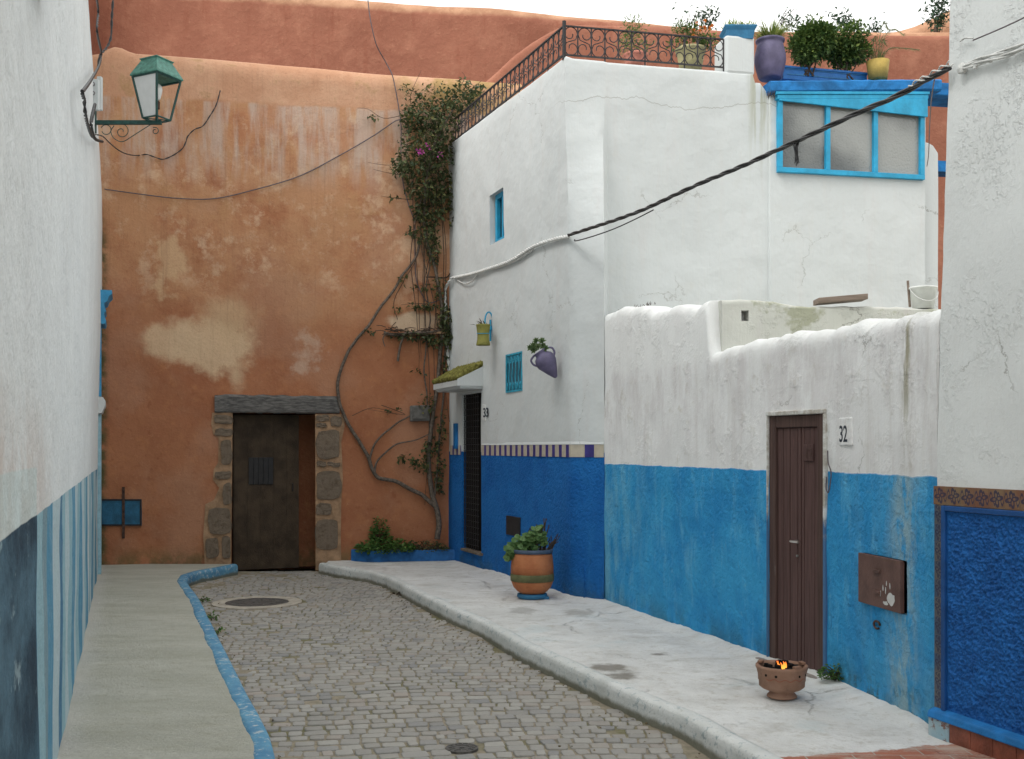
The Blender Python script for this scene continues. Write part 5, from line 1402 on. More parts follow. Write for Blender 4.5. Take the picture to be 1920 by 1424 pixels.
# ------------------------------------------------------------ bougainvillea
bv=thing('bougainvillea',W(OW,822,1005,.2),'large dark bougainvillea vine climbing the corner where the ochre wall meets the white house','climbing plant')
V=lambda x,y,o_=.06: W(OW,x,y,o_)
def vine(pts,r0,r1,mat=M_trunk,name='branch',k=6):
    m=MB(); path=spline([V(*p) if len(p)==3 else V(p[0],p[1]) for p in pts],k)
    path=[p+Vector((.012*nz(p,5),.0,.012*nz(p,6))) for p in path]
    m.tube(path,r0,7,r1=r1); return m.build(name,mat,bv,smooth=True)
t_=vine([(820,1012,.15),(823,985,.14),(819,955,.12),(812,930,.10),(806,900,.08),(803,860,.07),(806,820,.06),(812,780,.06),(818,740,.06),(822,700,.06),(826,650,.06),(828,600,.06),(826,560,.08),(815,500,.1),(800,450,.12),(795,400,.14),(800,340,.2),(815,270,.25),(850,205,.3)],.040,.014,name='trunk',k=5)
vine([(816,950,.12),(805,940,.1),(790,928,.08),(765,915,.07),(742,903),(725,900),(708,895),(697,878),(690,855),(674,830),(656,800),(640,765),(633,735),(636,700),(650,665),(668,638),(690,612),(715,575),(738,545),(752,520),(768,500),(782,478,.08),(790,440,.1)],.030,.016)
vine([(692,868),(700,840),(715,818),(735,800),(760,785),(785,768),(800,760,.12)],.016,.008)
vine([(702,885),(706,868),(722,850),(748,832),(780,826),(810,810)],.016,.007)
vine([(806,905),(800,870),(806,810),(800,740),(795,690),(800,640),(806,600),(800,540),(806,490),(790,440)],.012,.008)
vine([(835,540,.03),(838,600,.03),(834,680,.04),(830,760,.04),(822,850,.05),(815,940,.1)],.018,.012)
vine([(720,625,.10),(740,628,.10),(765,625,.10),(800,624,.10),(830,618,.08)],.022,.018)
vine([(758,628,.12),(752,645,.12),(748,662,.1),(746,678,.1)],.014,.018)
vine([(724,626,.12),(718,636,.12),(722,650,.12)],.010,.006)
vine([(800,520,.08),(835,520,.04),(845,512,.03)],.010,.008,M_twig)
vine([(780,490,.08),(740,560,.06),(745,600,.06)],.005,.004,M_twig)
m=MB()
for pts in [[(760,215),(720,222),(690,205),(670,203)],[(775,215),(770,180),(790,132)],[(800,205),(790,180),(750,160)],[(770,300),(730,310),(690,305)],[(765,330),(730,325),(700,318)],[(775,375),(740,372),(715,368)],[(775,430),(755,440)],[(840,200),(870,150),(866,135)],[(880,170),(905,150)],
            [(715,760),(760,778),(690,768)],[(800,570),(770,570),(752,572)],[(800,640),(760,632),(735,625)],[(660,780),(700,765),(745,778)]]:
    m.tube(spline([V(x,y,.12) for x,y in pts],5),.005,4,r1=.002)
m.pieces('twig',M_twig,bv)
for i in range(9):
    x0=random.uniform(775,838); x1=min(842,max(786,x0+random.uniform(-22,22))); y0=random.uniform(250,420); y1=random.uniform(600,960)
    vine([(x0,y0,random.uniform(.1,.25)),((x0*2+x1)/3+random.uniform(-22,22),y0+(y1-y0)*.33,.10),((x0+x1*2)/3+random.uniform(-14,14),y0+(y1-y0)*.66,.08),(x1,y1,.07)],random.uniform(.004,.009),.003,M_twig,name='hanging_stem')
m=MB()
blobs=[]
for (x,y,rx,ry,n,o1) in [(795,215,42,30,420,.45),(835,225,35,42,420,.5),(862,190,34,22,260,.45),(885,180,22,20,140,.4),(770,225,22,25,140,.3),(800,270,50,34,560,.5),(775,310,42,26,380,.4),(825,300,30,42,380,.4),
        (790,350,32,28,330,.35),(825,365,24,34,230,.3),(805,400,30,26,260,.3),(800,440,24,22,170,.25),(812,470,16,26,100,.2),(790,395,16,20,90,.2),(835,345,16,30,100,.2),(755,315,16,10,50,.2),(770,435,9,6,18,.15),
        (845,400,10,30,50,.15),(848,330,8,14,22,.2),(822,545,12,30,50,.12),(835,600,13,30,150,.15),(842,630,10,24,90,.15),(850,590,5,18,20,.15),(815,640,20,12,70,.15),(775,630,40,7,110,.13),(795,575,30,5,60,.12),(800,760,18,20,40,.12),
        (790,870,20,14,70,.12),(760,860,15,7,25,.1),(810,840,16,22,60,.12),(825,890,10,40,80,.15),(830,800,10,30,40,.1),(745,582,10,5,14,.1),(755,525,8,7,14,.1),(690,622,12,6,14,.1),(795,540,22,5,26,.1),(740,372,18,3,10,.1),(700,220,14,5,14,.1),(775,180,22,14,36,.2),(760,165,14,8,14,.2),
        (820,170,28,16,60,.3),(870,160,20,12,40,.35),(900,165,14,10,28,.3),(835,690,10,20,30,.08),(735,770,22,5,12,.1),(780,700,14,10,10,.08)]:
    for i in range(int(n*(.95 if n>90 else 1.2))):
        a=random.uniform(0,2*PI); rr=math.sqrt(random.random())*random.uniform(.75,1.15)
        px=x+rx*rr*math.cos(a); py=y+ry*rr*math.sin(a)
        dep=.04+o1*(1-rr*rr*.6)*random.random()**.7 if rr<1.2 else .1
        p=V(px,py,max(.03,dep)); 
        if px>850 and py>205 and p.z<5.85: continue
        d=Vector((random.gauss(0,1),random.gauss(-.4,.7),random.gauss(-.35,.8)))
        L=random.choice((1,1,1.35,.8))*random.uniform(.038,.072); m.leaf(p,d,L,L*.6)
m.build('foliage',M_leafd,bv)
m=MB()
for cx_,cy_,n in ((789,286,16),(802,277,5),(826,290,5)):
    for i in range(n):
        p=V(cx_+random.gauss(0,3),cy_+random.gauss(0,2.5),.62); m.leaf(p,(random.gauss(0,1),-.6,random.gauss(0,1)),.035,.03)
m.build('flower',M_flower,bv)
# ledge in the wall with dried stems
ld=MB()
for i in range(60):
    x=random.uniform(722,832); y=620+random.gauss(0,4); p=V(x,y,random.uniform(.03,.16)); q=V(x+random.uniform(-22,22),y+random.gauss(0,5),random.uniform(.03,.16)); ld.tube([p,(p+q)/2+Vector((0,0,.01)),q],.005,4)
ld.build('dry_stem',M_twig,bv)
m=MB(); a=V(722,632,-.05); b=V(838,628,-.05); m.obox(a,b-a,n3*.15,(0,0,.035)); 
tag(m.build('stone_shelf',M_jamb,bevel=.01),'narrow stone shelf on the ochre wall carrying dried vine stems','shelf')

# planter bed and weeds in it
m=MB(); pts=[P(660,1030,1)]
def G(px,py,z=.13):
    Y=F*(H-z)/(py-840); return Vector(((px-960)/F*Y,Y,z))
path=[W(OW,x,1050,o) for x,o in ((658,.03),(672,.14),(695,.23),(730,.27),(770,.26),(815,.26),(856,.26))]
for p in path: p.z=.13
path=spline(path,5); o_=0
for p in path:
    for off,z in ((0,-.05),(0.0,.12),(.02,.15),(.07,.15),(.09,.12),(.09,0)):
        q=p+Vector((.0,off,z)); m.v.append(q+Vector((.01*nz(q,4),.015*nz(q,5),.012*nz(q,4) if z>0 else 0)))
k=6
for i in range(len(path)-1):
    for j in range(k-1):
        a=i*k+j; m.f.append([a,a+k,a+k+1,a+1]); m.m.append(0)
bed_=thing('planter_bed',(path[8].x,path[8].y,.13),'low blue kerbed planting bed at the foot of the ochre wall','planter')
m.build('edging',simple('planter_edge_blue',(.02,.12,.33),.7,.3,.3,7,.01,bs=16),bed_,smooth=True)
m=MB(); q=[p+Vector((0,.08,.13)) for p in path]+[Vector((-.8,14.75,.29)),Vector((-2.2,14.6,.29))]; m.add(q,[list(range(len(q)))]); m.build('soil',M_soil,bed_)
def fern(name,c,r,h,n,mat,label,cat='plant',lo=.03,group=None,stalks=0):
    t=thing(name,c,label,cat,group); m=MB(); s=MB()
    for i in range(n):
        a=random.uniform(0,2*PI); rr=r*random.random()**.6; z=h*random.random()*(1-.6*(rr/r)**2)
        p=Vector(c)+Vector((rr*math.cos(a),rr*math.sin(a)*.6,z+.01)); L=random.uniform(.7,1.3)*lo
        m.leaf(p,(math.cos(a)+random.gauss(0,.5),math.sin(a)+random.gauss(0,.5),random.uniform(-.3,.8)),L,L*.7)
        if i%9==0: s.tube([Vector(c),(Vector(c)+p)/2+Vector((0,0,.03)),p],.003,4)
    m.build('foliage',mat,t); s.build('stem',M_twig,t); return t
def bedp(px,o=.17): return W(OW,px,1040,o)
fp=bedp(722); fern('leafy_plant',(fp.x,fp.y,.24),.38,.20,620,M_weed,'bushy green plant spilling over the front left of the blue planting bed',lo=.06)
fp=bedp(712,.10); fern('leafy_plant',(fp.x,fp.y,.38),.13,.34,230,M_weed,'upright leafy shoot rising against the ochre wall above the bed',lo=.05)
fp=bedp(795,.14); fern('leafy_plant',(fp.x,fp.y,.25),.34,.14,260,M_leafd,'sparse dark ground plants around the vine foot in the bed',lo=.04)
# weeds along kerb
for i,(px,py,n,lab) in enumerate([(376,1130,34,'small weed tuft at the far bend of the blue kerb'),(392,1163,34,'small weed tuft against the blue kerb below the manhole ring'),(404,1190,24,'lowest small weed tuft along the blue kerb')]):
    g_=G(px,py,0); fern('weed',(g_.x+.02,g_.y,.0),.06,.05,n,M_weed,lab,'weed',lo=.035,group='weeds along the blue kerb')
g_=G(1570,1284,.15); fern('weed',(g_.x,g_.y+.05,.16),.10,.10,260,M_weed,'green grassy weed at the foot of the blue wall beside the brown door','weed',lo=.024)
g_=G(760,1118,0)
fern('weed',(g_.x-.05,g_.y,0),.10,.02,40,M_twig,'flat brownish weed litter at the edge of the white kerb','weed',lo=.03)
g_=G(1150,578,2.9)
m=MB()
for i in range(60):
    u=random.random(); p=P(1140+u*70+random.uniform(-3,3),588-u*8+random.uniform(-6,3),10.3-u*.75)+Vector((.1,.1,.0)); p.z=2.965-.02*u
    m.leaf(p,(random.gauss(0,.6),random.gauss(0,.6),1),random.uniform(.02,.05),.008)
tag(m.build('dry_grass',M_twig),'dry grass tufts on top of the low wall against the house','grass')
m=MB()
for i in range(420):
    y=random.uniform(4.8,13.8)
    e=random.random()
    x=kr(y)-abs(random.gauss(0,.10))-.02 if e<.5 else (kl(y)+.14+abs(random.gauss(0,.09)) if e<.8 else random.uniform(kl(y)+.2,kr(y)-.1))
    q=Vector((x,y,.004)); sz=random.uniform(.004,.013)
    if random.random()<.5: m.leaf(q,(random.gauss(0,1),random.gauss(0,1),.1),sz*2.2,sz)
    else: m.box(q,sz,sz*.8,sz*.5,rz=random.random()*3)
tag(m.build('street_litter',simple('dry_litter',(.19,.15,.09),.9,.1,.5,40)),'fine dry leaf litter and grit lying along the kerbs','litter',kind='stuff')
# ------------------------------------------------------------ pots
def potted(name,loc,label): return thing(name,loc,label,'potted plant')
# big terracotta pot
g_=G(998,1122,.135); c=Vector((g_.x,g_.y+.02,.135))
pt=potted('potted_geranium',c,'large terracotta pot with green band and geranium standing before the blue wall')
s=.0054
m=MB(); m.lathe([(.14,0),(.155,.02),(.15,.045),(.12,.05),(.11,.045)],c,36); m.build('base_ring',M_teal,pt,smooth=True)
prof=[(.11,.05),(.15,.07),(.185,.115),(.207,.165),(.2135,.19)]
m=MB(); m.lathe([(.11,.045),(.15,.07),(.19,.115),(.209,.16),(.214,.175)],c,44,wob=.01); m.lathe([(.2165,.25),(.216,.32),(.206,.42),(.198,.455)],c,44,wob=.01); m.build('pot',M_terra,pt,smooth=True)
m=MB(); m.lathe([(.214,.175),(.219,.178),(.221,.21),(.220,.246),(.2165,.25)],c,44,wob=.01); m.build('band',M_gband,pt,smooth=True)
m=MB(); m.lathe([(.198,.455),(.207,.458),(.210,.475),(.205,.492),(.19,.495),(.18,.47),(.17,.44),(.001,.44)],c,44); m.build('rim',simple('blue_grey_rim',(.06,.09,.14),.6,.4,.2),pt,smooth=True)
m=MB(); s_=MB(); top=c+Vector((0,0,.46))
for (dx,dz,r) in [(-.19,.02,.085),(-.14,.09,.09),(-.06,.12,.09),(.02,.14,.085),(.07,.20,.075),(-.22,-.03,.06),(-.10,.05,.08),(.0,.06,.07),(.10,.12,.05)]:
    for i in range(34):
        v=Vector((random.gauss(0,1),random.gauss(0,1),random.gauss(0,1))).normalized()*r*random.uniform(.5,1.05); p=top+Vector((dx,-.03,dz))+v
        nn_=Vector((random.gauss(0,.4),-.6+random.gauss(0,.4),.7)).normalized(); a_=nn_.orthogonal().normalized(); b_=nn_.cross(a_); R_=random.uniform(.022,.036)
        k=7; rot=random.random()*6; vs=[p]+[p+(a_*math.cos(rot+q*2*PI/k)+b_*math.sin(rot+q*2*PI/k))*R_*(1+.15*math.sin(q*9))+nn_*.008*(q%2) for q in range(k)]
        m.add(vs,[[0,1+q,1+(q+1)%k] for q in range(k)])
m.build('foliage',M_leafg,pt)
for i in range(16):
    x0=random.uniform(-.03,.16); p=top+Vector((x0,random.uniform(-.06,.08),-.02)); hgt=random.uniform(.1,.30) if i>2 else .36
    s_.tube([p,p+Vector((random.gauss(0,.015),0,hgt*.5)),p+Vector((random.gauss(.01,.03),0,hgt))],.008,5,r1=.005)
for i in range(16):
    x0=random.uniform(.1,.19); p=top+Vector((x0,random.uniform(-.05,.05),0)); s_.tube([p,p+Vector((.04,.02,.08)),p+Vector((random.uniform(.04,.10),random.uniform(-.03,.05),random.uniform(.1,.2)))],.004,4)
for dx,dz in ((-.19,.0),(-.1,.05),(.0,.08),(-.14,.05)): s_.tube([top+Vector((dx*.4,0,-.02)),top+Vector((dx,-.03,dz+.03))],.006,5)
s_.build('stem',M_twig,pt)
m=MB(); a=c+Vector((.03,-.08,-.01)); m.obox(a+Vector((-.02,-.02,0)),(.16,.02,0),(-.02,.10,0),(0,0,.035)); tag(m.build('wedge_block',M_teal,bevel=.006),'small blue block wedged under the terracotta geranium pot','block')
# brazier
g_=G(1466,1308,.135); c=Vector((g_.x,g_.y,.137))
br=thing('brazier',c,'round clay brazier with burning embers on the white pavement before the brown door','brazier')
k=.00322
m=MB(); m.lathe([(r_*1.04,z_*.86) for r_,z_ in [(.078,0),(.086,.004),(.084,.018),(.070,.036),(.074,.046),(.112,.064),(.130,.082),(.132,.120),(.135,.123),(.137,.165),(.146,.205),(.150,.212),(.149,.228),(.138,.230),(.122,.215),(.115,.16),(.09,.13),(.001,.125)]],c,44,wob=.012); m.build('bowl',M_brazier,br,smooth=True)
m=MB()
for a in (-2.5,-2.05,-1.57+.0,-1.05,-.6,.3,1.2,2.2):
    if abs(a+1.57)<.1: continue
    p=c+Vector((math.cos(a)*.1445,math.sin(a)*.1445,.150)); n_=Vector((math.cos(a),math.sin(a),.1)); t0=n_.orthogonal().normalized(); t1=n_.cross(t0)
    m.add([p+n_*.003+(t0*math.cos(q*PI/4)+t1*math.sin(q*PI/4))*.0085 for q in range(8)],[list(range(8))])
m.pieces('vent_hole',M_dark2,br)
m=MB()
for i in range(3):
    a0=-2.3+i*.02; m.tube([c+Vector((math.cos(a)*(.1425),math.sin(a)*(.1425),.126+.006*math.sin(a*14)+i*.0)) for a in [-2.5+q*.05 for q in range(38)]],.0018,4); break
m.build('wavy_line',simple('slip_red',(.32,.10,.06),.8,.2,.1),br)
m=MB()
for a,w_ in ((.15,.05),(2.6,.05),(-1.1,.045)): m.box(c+Vector((math.cos(a)*.13,math.sin(a)*.137,.202)),.05,.03,.02,a+PI/2)
m.pieces('pot_rest',M_brazier,br,bevel=.006)
m=MB()
for i in range(46):
    a=random.uniform(0,2*PI); rr=.10*math.sqrt(random.random()); p=c+Vector((rr*math.cos(a)-.01,rr*math.sin(a),.145+random.uniform(0,.05))); m.box(p,*(random.uniform(.018,.04) for _ in range(3)),rz=random.random()*3)
for i in range(12):
    p=c+Vector((random.uniform(-.04,.01),random.uniform(-.02,.06),.195+random.uniform(0,.02))); m.box(p,.02,.02,.02,rz=random.random()*3)
coal=m.build('charcoal',simple('charcoal',(.012,.011,.011),.9,.1,.3,60,.004),bevel=.003); tag(coal,'black charcoal heaped inside the clay brazier','charcoal')
def flame_mat():
    m_=bpy.data.materials.new('flame'); m_.use_nodes=True; nt_=m_.node_tree; b_=nt_.nodes['Principled BSDF']
    tc=nt_.nodes.new('ShaderNodeTexCoord'); s3=nt_.nodes.new('ShaderNodeSeparateXYZ'); r_=nt_.nodes.new('ShaderNodeValToRGB'); mr=nt_.nodes.new('ShaderNodeMapRange')
    nt_.links.new(tc.outputs['Object'],s3.inputs[0]); nt_.links.new(s3.outputs[2],mr.inputs[0]); mr.inputs[1].default_value=0; mr.inputs[2].default_value=.055
    nt_.links.new(mr.outputs[0],r_.inputs[0]); r_.color_ramp.elements[0].color=(1,.42,.06,1); r_.color_ramp.elements[1].color=(1,.10,.01,1)
    nt_.links.new(r_.outputs[0],b_.inputs['Emission Color']); b_.inputs['Emission Strength'].default_value=1.1; b_.inputs['Base Color'].default_value=(.2,.05,.01,1); return m_
m=MB(); fc=c+Vector((-.006,-.045,.182))
for i in range(11):
    a=random.uniform(0,2*PI); b0_=fc+Vector((.016*math.cos(a),.012*math.sin(a),0)); hgt=random.uniform(.022,.052); tip=b0_+Vector((random.gauss(0,.012),random.gauss(0,.006),hgt))
    m.tube(spline([b0_,b0_.lerp(tip,.5)+Vector((random.gauss(0,.005),0,0)),tip],4),lambda u:.0085*(1-u)**.8*(.5+1.2*u if u<.4 else 1)+.0004,6)
fl=m.build('flame',flame_mat(),smooth=True,root=fc); tag(fl,'small orange flame on the charcoal in the clay brazier','flame')
# olive hanging pot
c=Aw(906,648,.16); sc0=.0065
hp=potted('hanging_pot',c,'olive green pot hung from a turquoise wall hook')
m=MB(); m.lathe([(.082,0),(.085,.01),(.072,.07),(.070,.13),(.084,.235),(.088,.24),(.086,.25),(.078,.245),(.07,.2),(.001,.2)],c,28); m.build('pot',M_olive,hp,smooth=True)
m=MB(); m.tube([c+Vector((.077*math.cos(q*PI/12),.077*math.sin(q*PI/12),.145+.01*math.sin(q*PI/12))) for q in range(25)],.004,4); 
w0=Aw(919,598,.02); m.tube([Aw(919.5,604,.02)+Vector((0,0,.12*math.sin(q*PI/10)))+Ann*(.05*math.cos(q*PI/10)+.02) for q in range(21)],.010,5)
m.tube([Aw(919.5,640,.025),Aw(919.5,600,.025)],.013,5); m.tube([Aw(919.5,618,.03),c+Vector((0,0,.22))],.008,5)
m.build('hook',M_turq,hp)
m=MB()
for i in range(12): m.leaf(c+Vector((random.gauss(0,.03),random.gauss(0,.03),.24)),(random.gauss(-.5,.7),random.gauss(-.2,.4),random.uniform(.2,1)),random.uniform(.05,.13),.018)
m.build('foliage',M_twig,hp)
# purple amphora tilted on the wall
c=Aw(1028,688,.13)
am=potted('wall_amphora',c,'tilted purple two handled jar on the white wall with a green rosette succulent')
ax=(P(1012,660,11.1)-P(1042,708,11.1)).normalized()
R_=ax.to_track_quat('Z','Y').to_matrix(); b0_=P(1043,709,c.y)
s_=.0056
m=MB(); m.lathe([(.001,0),(.02,.01),(.065,.09),(.105,.17),(.112,.215),(.095,.26),(.066,.285),(.064,.30),(.078,.315),(.076,.322),(.058,.31),(.05,.28),(.001,.27)],b0_,30,M=R_); m.build('jar',M_purple,am,smooth=True)
m=MB(); xa=R_@Vector((1,0,0)); 
sd_=Vector((ax.z,0,-ax.x)).normalized()
for sg in (-1,1):
    m.tube(spline([b0_+ax*.20+sd_*sg*.090,b0_+ax*.235+sd_*sg*.125,b0_+ax*.29+sd_*sg*.125,b0_+ax*.315+sd_*sg*.07],6),.011,7)
m.build('handle',M_purple,am,smooth=True)
m=MB()
for (dx,dz) in ((-.02,.05),(-.07,.06),(.03,.06),(-.04,.11),(.02,.11),(-.10,.04),(.055,.03),(-.06,.015)):
    cc=b0_+ax*.315+Vector((dx,-.02+random.uniform(-.02,.02),dz))
    fa=Vector((random.uniform(-.5,.3),-.8,.45)).normalized(); e1=fa.orthogonal().normalized(); e2=fa.cross(e1)
    for q in range(18):
        a=q*2.4; el=1.35*q/18; d_=(e1*math.cos(a)+e2*math.sin(a))*math.cos(el)+fa*math.sin(el); m.leaf(cc,d_,.050*(1-.35*q/18),.027,up=fa,fold=.06)
m.build('foliage',M_succ,am)
# terrace pots
zT=5.69
def terrace_pot(name,px,py_top,py_bot,Y,prof,mat,label,n=28):
    c=P(px,py_bot,Y); t=potted(name,c,label); h_=(py_bot-py_top)/F*Y; m=MB(); m.lathe([(r*h_,z*h_) for r,z in prof],c,n,wob=.01); m.build('pot',mat,t,smooth=True); return t,c,h_
def blades(m,c,n,r,L0,L1,w,spread,droop=.5):
    for i in range(n):
        a=random.uniform(0,2*PI); p=c+Vector((r*math.cos(a)*random.random(),r*math.sin(a)*random.random(),0)); L=random.uniform(L0,L1); d=Vector((math.cos(a)*spread*random.random(),math.sin(a)*spread*random.random(),1)).normalized()
        pts=[p+d*L*f+Vector((math.cos(a),math.sin(a),0))*L*.35*spread*f*f-Vector((0,0,L*droop*f**3*random.random())) for f in (0,.35,.7,1)]
        sd=d.cross(Vector((math.cos(a),math.sin(a),0))).normalized() if d.length else Vector((1,0,0)); 
        sd=Vector((math.cos(a+1.3),math.sin(a+1.3),0))
        m.add([pts[0]-sd*w,pts[0]+sd*w,pts[1]-sd*w*.8,pts[1]+sd*w*.8,pts[2]-sd*w*.5,pts[2]+sd*w*.5,pts[3]],[[0,1,3,2],[2,3,5,4],[4,5,6]])
def clump(m,c,rx,rz,n,L,ry=None,w=.5,shell=.6):
    for i in range(n):
        v=Vector((random.gauss(0,1),random.gauss(0,1),random.gauss(0,1))).normalized(); k_=shell+(1.05-shell)*random.random()
        k_*=1+.5*nz((v.x*2.2+c.x*3,v.y*2.2,v.z*2.2+c.z))
        p=c+Vector((v.x*rx*k_,v.y*(ry or rx)*k_,v.z*rz*k_)); m.leaf(p,v+Vector((random.gauss(0,.6),random.gauss(0,.6),random.gauss(.2,.6))),L*random.uniform(.7,1.3),L*w)
jar=[(.27,0),(.30,.04),(.36,.25),(.40,.45),(.395,.6),(.34,.85),(.325,.93),(.365,.95),(.37,1.0),(.33,1.01),(.29,.9),(.001,.88)]
t,c,h_=terrace_pot('potted_grass',1444,76,149,11.55,jar,M_purple,'tall purple terrace jar full of arching green grass beside the white pier')
c.z=5.675 if False else c.z
m=MB(); blades(m,c+Vector((0,0,h_*.95)),420,.09,.12,.27,.006,.95); m.build('foliage',M_grass,t)
m=MB(); 
for i in range(3): m.tube(spline([c+Vector((.02,0,h_)),c+Vector((.10+i*.02,0,h_+.2)),c+Vector((.18+i*.04,0,h_+.34))],4),.003,4)
m.build('seed_stalk',M_twig,t)
t,c,h_=terrace_pot('potted_palm',1646,116,150,11.75,[(.50,0),(.56,.5),(.62,1.0),(.56,1.0),(.52,.8),(.001,.8)],M_yellow,'yellow terrace pot with an arching young palm right of the bushes')
m=MB(); top=c+Vector((0,0,h_))
for (ex,ez,n_) in ((.08,.36,1),(.36,.12,1),(-.06,.22,1),(.05,.20,1),(-.18,.10,1),(.22,.30,1)):
    pts=spline([top,top+Vector((ex*.35,0,ez*.75+.05)),top+Vector((ex*.75,-.03,ez*1.15)),top+Vector((ex*1.15,-.05,ez*.95))],7)
    for i,p in enumerate(pts[4:]):
        d=(pts[min(i+5,len(pts)-1)]-p); d=d.normalized() if d.length>1e-5 else Vector((1,0,0))
        for sg in (-1,1): m.leaf(p,d+Vector((0,sg*.8,-.25))+Vector((-d.z,0,d.x))*sg*.6,.075,.008)
    m.tube(pts,.004,4)
blades(m,top,70,.08,.08,.2,.004,.6); m.build('foliage',M_palm,t)
# blue trough with bushes
a=P(1468,148,11.62); b=P(1626,148,11.85); tr=thing('planter_box',(a+b)/2,'long blue trough planter holding two dark green bushes on the window slab','planter')
m=MB(); d=(b-a); d.z=0; a=a.copy(); hT=(149-124)/F*11.7; dn_=d.normalized(); nn_=Vector((dn_.y,-dn_.x,0)); m.obox(a,d,-nn_*.22,(0,0,hT)); m.obox(a-dn_*.01+nn_*.012+Vector((0,0,hT-.025)),d+dn_*.02,-nn_*.245,(0,0,.025)); m.build('trough',M_blueflat,tr,bevel=.004)
m=MB(); m.obox(a+dn_*.05+nn_*.001+Vector((0,0,.05)),d-dn_*.10,nn_*.006,(0,0,.008)); m.obox(a+dn_*.03+nn_*.001+Vector((0,0,.11)),d-dn_*.06,nn_*.006,(0,0,.006)); m.build('groove',M_teal,tr)
def bush(px,py,Y,rx,rz,n,mat,label,trunk_to):
    c=P(px,py,Y); t=thing('bush',(c.x,c.y,trunk_to),label,'bush'); m=MB()
    for i in range(9):
        q=c+Vector((random.uniform(-.55,.55)*rx,random.uniform(-.4,.4)*rx,random.uniform(-.6,.6)*rz)); clump(m,q,rx*.58,rz*.50,n//9,.046,w=.62,shell=.3)
    m.build('foliage',mat,t); s=MB()
    for i in range(6): s.tube(spline([Vector((c.x+random.uniform(-.1,.1),c.y,trunk_to)),Vector((c.x+random.uniform(-.12,.12),c.y,(trunk_to+c.z)/2)),c+Vector((random.uniform(-.6,.6)*rx,0,random.uniform(-.2,.4)*rz))],4),.010,5,r1=.004)
    s.build('stem',M_twig,t)
bush(1520,82,11.68,.25,.27,5200,M_leafb,'dense dark rounded bush in the left half of the blue trough',5.72)
bush(1585,88,11.80,.27,.22,4600,M_leafb,'wider looser green bush in the right half of the blue trough',5.72)
# teal trough on pier
a=P(1352,66,11.12); b=P(1411,68,11.2); t=thing('planter_box',(a+b)/2,'teal flared planter of short grass on top of the white pier','planter')
zz_=H+(840-67)/F*11.2
m=MB(); w_=.30; dp=.28; cc=Vector(((1384-960)/F*11.40,11.40,zz_))
lv=[(.135,.12,0),(.150,.135,.09),(.155,.14,.095),(.172,.155,.125),(.172,.155,.137),(.15,.13,.137),(.14,.12,.11)]
o_=0
for hx_,hy_,z in lv:
    for sx,sy in ((-1,-1),(1,-1),(1,1),(-1,1)): m.v.append(cc+Vector((sx*hx_,sy*hy_,z)))
for i in range(len(lv)-1):
    for k_ in range(4): x1=i*4+k_;x2=i*4+(k_+1)%4; m.f.append([x1,x2,x2+4,x1+4]); m.m.append(0)
m.f.append([0,3,2,1]); m.m.append(0); m.f.append([len(lv)*4-4+q for q in range(4)]); m.m.append(0)
m.build('trough',M_teal,t,bevel=.003)
m=MB(); 
for i in range(170):
    p=cc+Vector((random.uniform(-.14,.14),random.uniform(-.13,.1),.13)); m.leaf(p,(random.gauss(0,.5),random.gauss(0,.4),1),random.uniform(.05,.13),.010)
m.build('foliage',M_grass,t)
# pots behind the railing
t,c,h_=terrace_pot('potted_shrub',1192,103,128,11.6,[(.75,0),(.80,.3),(.85,.8),(.92,.85),(.92,1),(.8,1),(.001,.9)],M_pinkpot,'pink terracotta pot with a loose pale green shrub behind the railing')
m=MB()
for i in range(6): clump(m,c+Vector((random.uniform(-.12,.12),random.uniform(-.08,.08),h_+.06+.05*i)),.12,.08,70,.05,w=.28,shell=.1)
clump(m,c+Vector((-.12,0,h_+.16)),.08,.06,40,.06,w=.2,shell=.1); m.build('foliage',M_leafl,t)
t,c,h_=terrace_pot('potted_flowers',1295,93,134,11.7,[(.48,0),(.56,.4),(.64,.85),(.70,.9),(.70,1),(.62,1),(.001,.9)],M_sage,'sage green oval pot with orange flowers behind the railing near the pier')
m=MB()
for i in range(10): clump(m,c+Vector((random.uniform(-.20,.22),random.uniform(-.06,.06),h_+random.uniform(.0,.20))),.11,.08,95,.04,w=.45,shell=.2)
m.build('foliage',M_leafb,t)
m=MB()
for i in range(6): clump(m,c+Vector((-.18+.02*i,0,h_+.20+.02*i)),.06,.05,22,.04,w=.3,shell=.1)
m.build('pale_shoot',M_leafl,t)
m=MB()
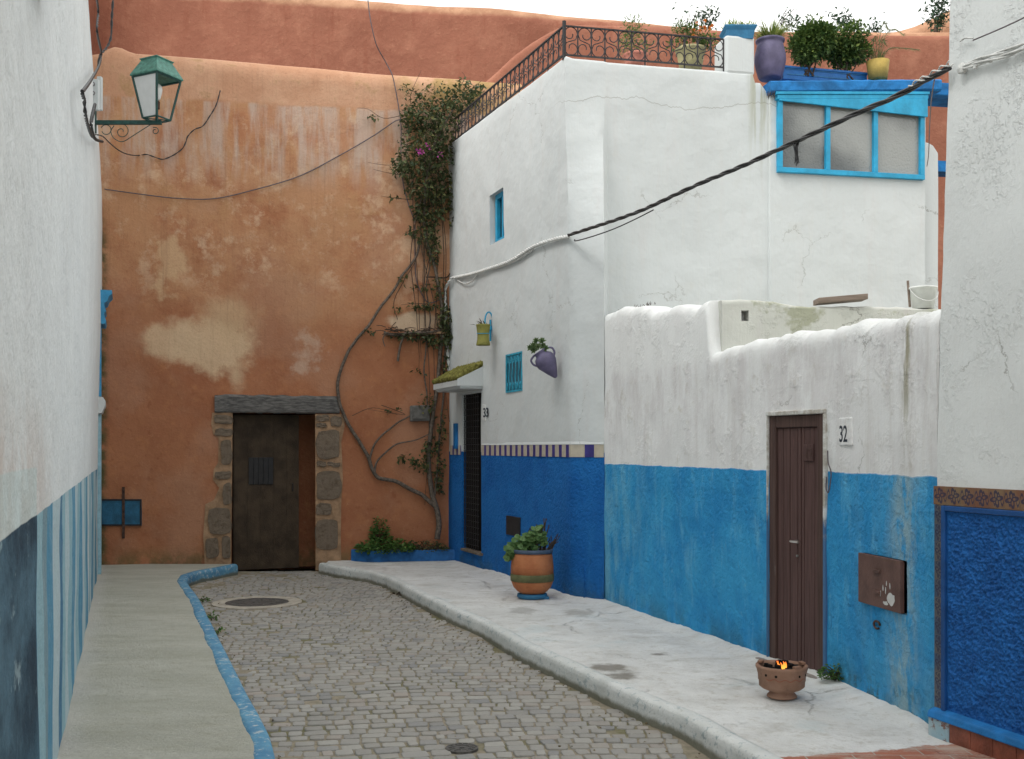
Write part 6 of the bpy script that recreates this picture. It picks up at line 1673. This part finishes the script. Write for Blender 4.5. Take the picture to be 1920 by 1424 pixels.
for i in range(11):
    p=c+Vector((random.uniform(0,.22),-.12,h_+random.uniform(.10,.28)))
    for q in range(6): m.leaf(p,(math.cos(q),-.4,math.sin(q)),.025,.022)
m.build('flower',M_orf,t)

# ------------------------------------------------------------ trees beyond the rampart (only their tips show)
def tree(px,py,Y,rx,rz,n,label,bare=False):
    c=P(px,py,Y); t=thing('tree',(c.x,c.y,0),label,'tree','tree tips beyond the rampart'); m=MB(); s=MB()
    s.tube(spline([Vector((c.x+.3,c.y,0)),Vector((c.x+.1,c.y,c.z*.5)),Vector((c.x,c.y,c.z-.3))],4),.16,7,r1=.04)
    s.build('trunk',M_twig,t)
    s=MB()
    for i in range(9):
        e_=c+Vector((random.uniform(-1,1)*rx,random.uniform(-.5,.5)*rx,random.uniform(-.2,1)*rz))
        mid=(c+Vector((0,0,-.6))).lerp(e_,.5)+Vector((random.gauss(0,.05),0,random.gauss(0,.05)))
        pts=spline([c+Vector((0,0,-.9)),mid,e_],4); s.tube(pts,.006,4,r1=.002)
        for q in range(int(n/5)):
            p=pts[random.randint(len(pts)//2,len(pts)-1)]+Vector((random.gauss(0,.06),random.gauss(0,.06),random.gauss(0,.06))); m.leaf(p,(random.gauss(0,1),random.gauss(0,1),random.gauss(0,.8)),.085,.04)
    s.build('branch',M_twig,t)
    if not bare: m.build('crown',M_leaft,t)
    else:
        m.f=m.f[:16*4]; m.m=m.m[:16*4]; m.build('crown',M_leaft,t)
tree(1325,32,19.3,.14,.12,110,'small leafy tree tip showing above the rampart behind the railing end')
tree(1285,18,19.3,.42,.12,20,'nearly bare twigs rising above the rampart over the railing',True)
tree(1575,38,19.4,.14,.14,100,'leafy tree tip between the two trough bushes above the rampart')
tree(1642,48,19.4,.12,.07,60,'sparse leafy tip above the rampart right of the bushes')
tree(1480,35,19.4,.14,.12,60,'leafy tip above the rampart between purple jar and dark bush')
tree(1755,20,19.3,.20,.30,190,'dark leafy tree tip against the tower shoulder beside the right building')

bpy.context.view_layer.update()
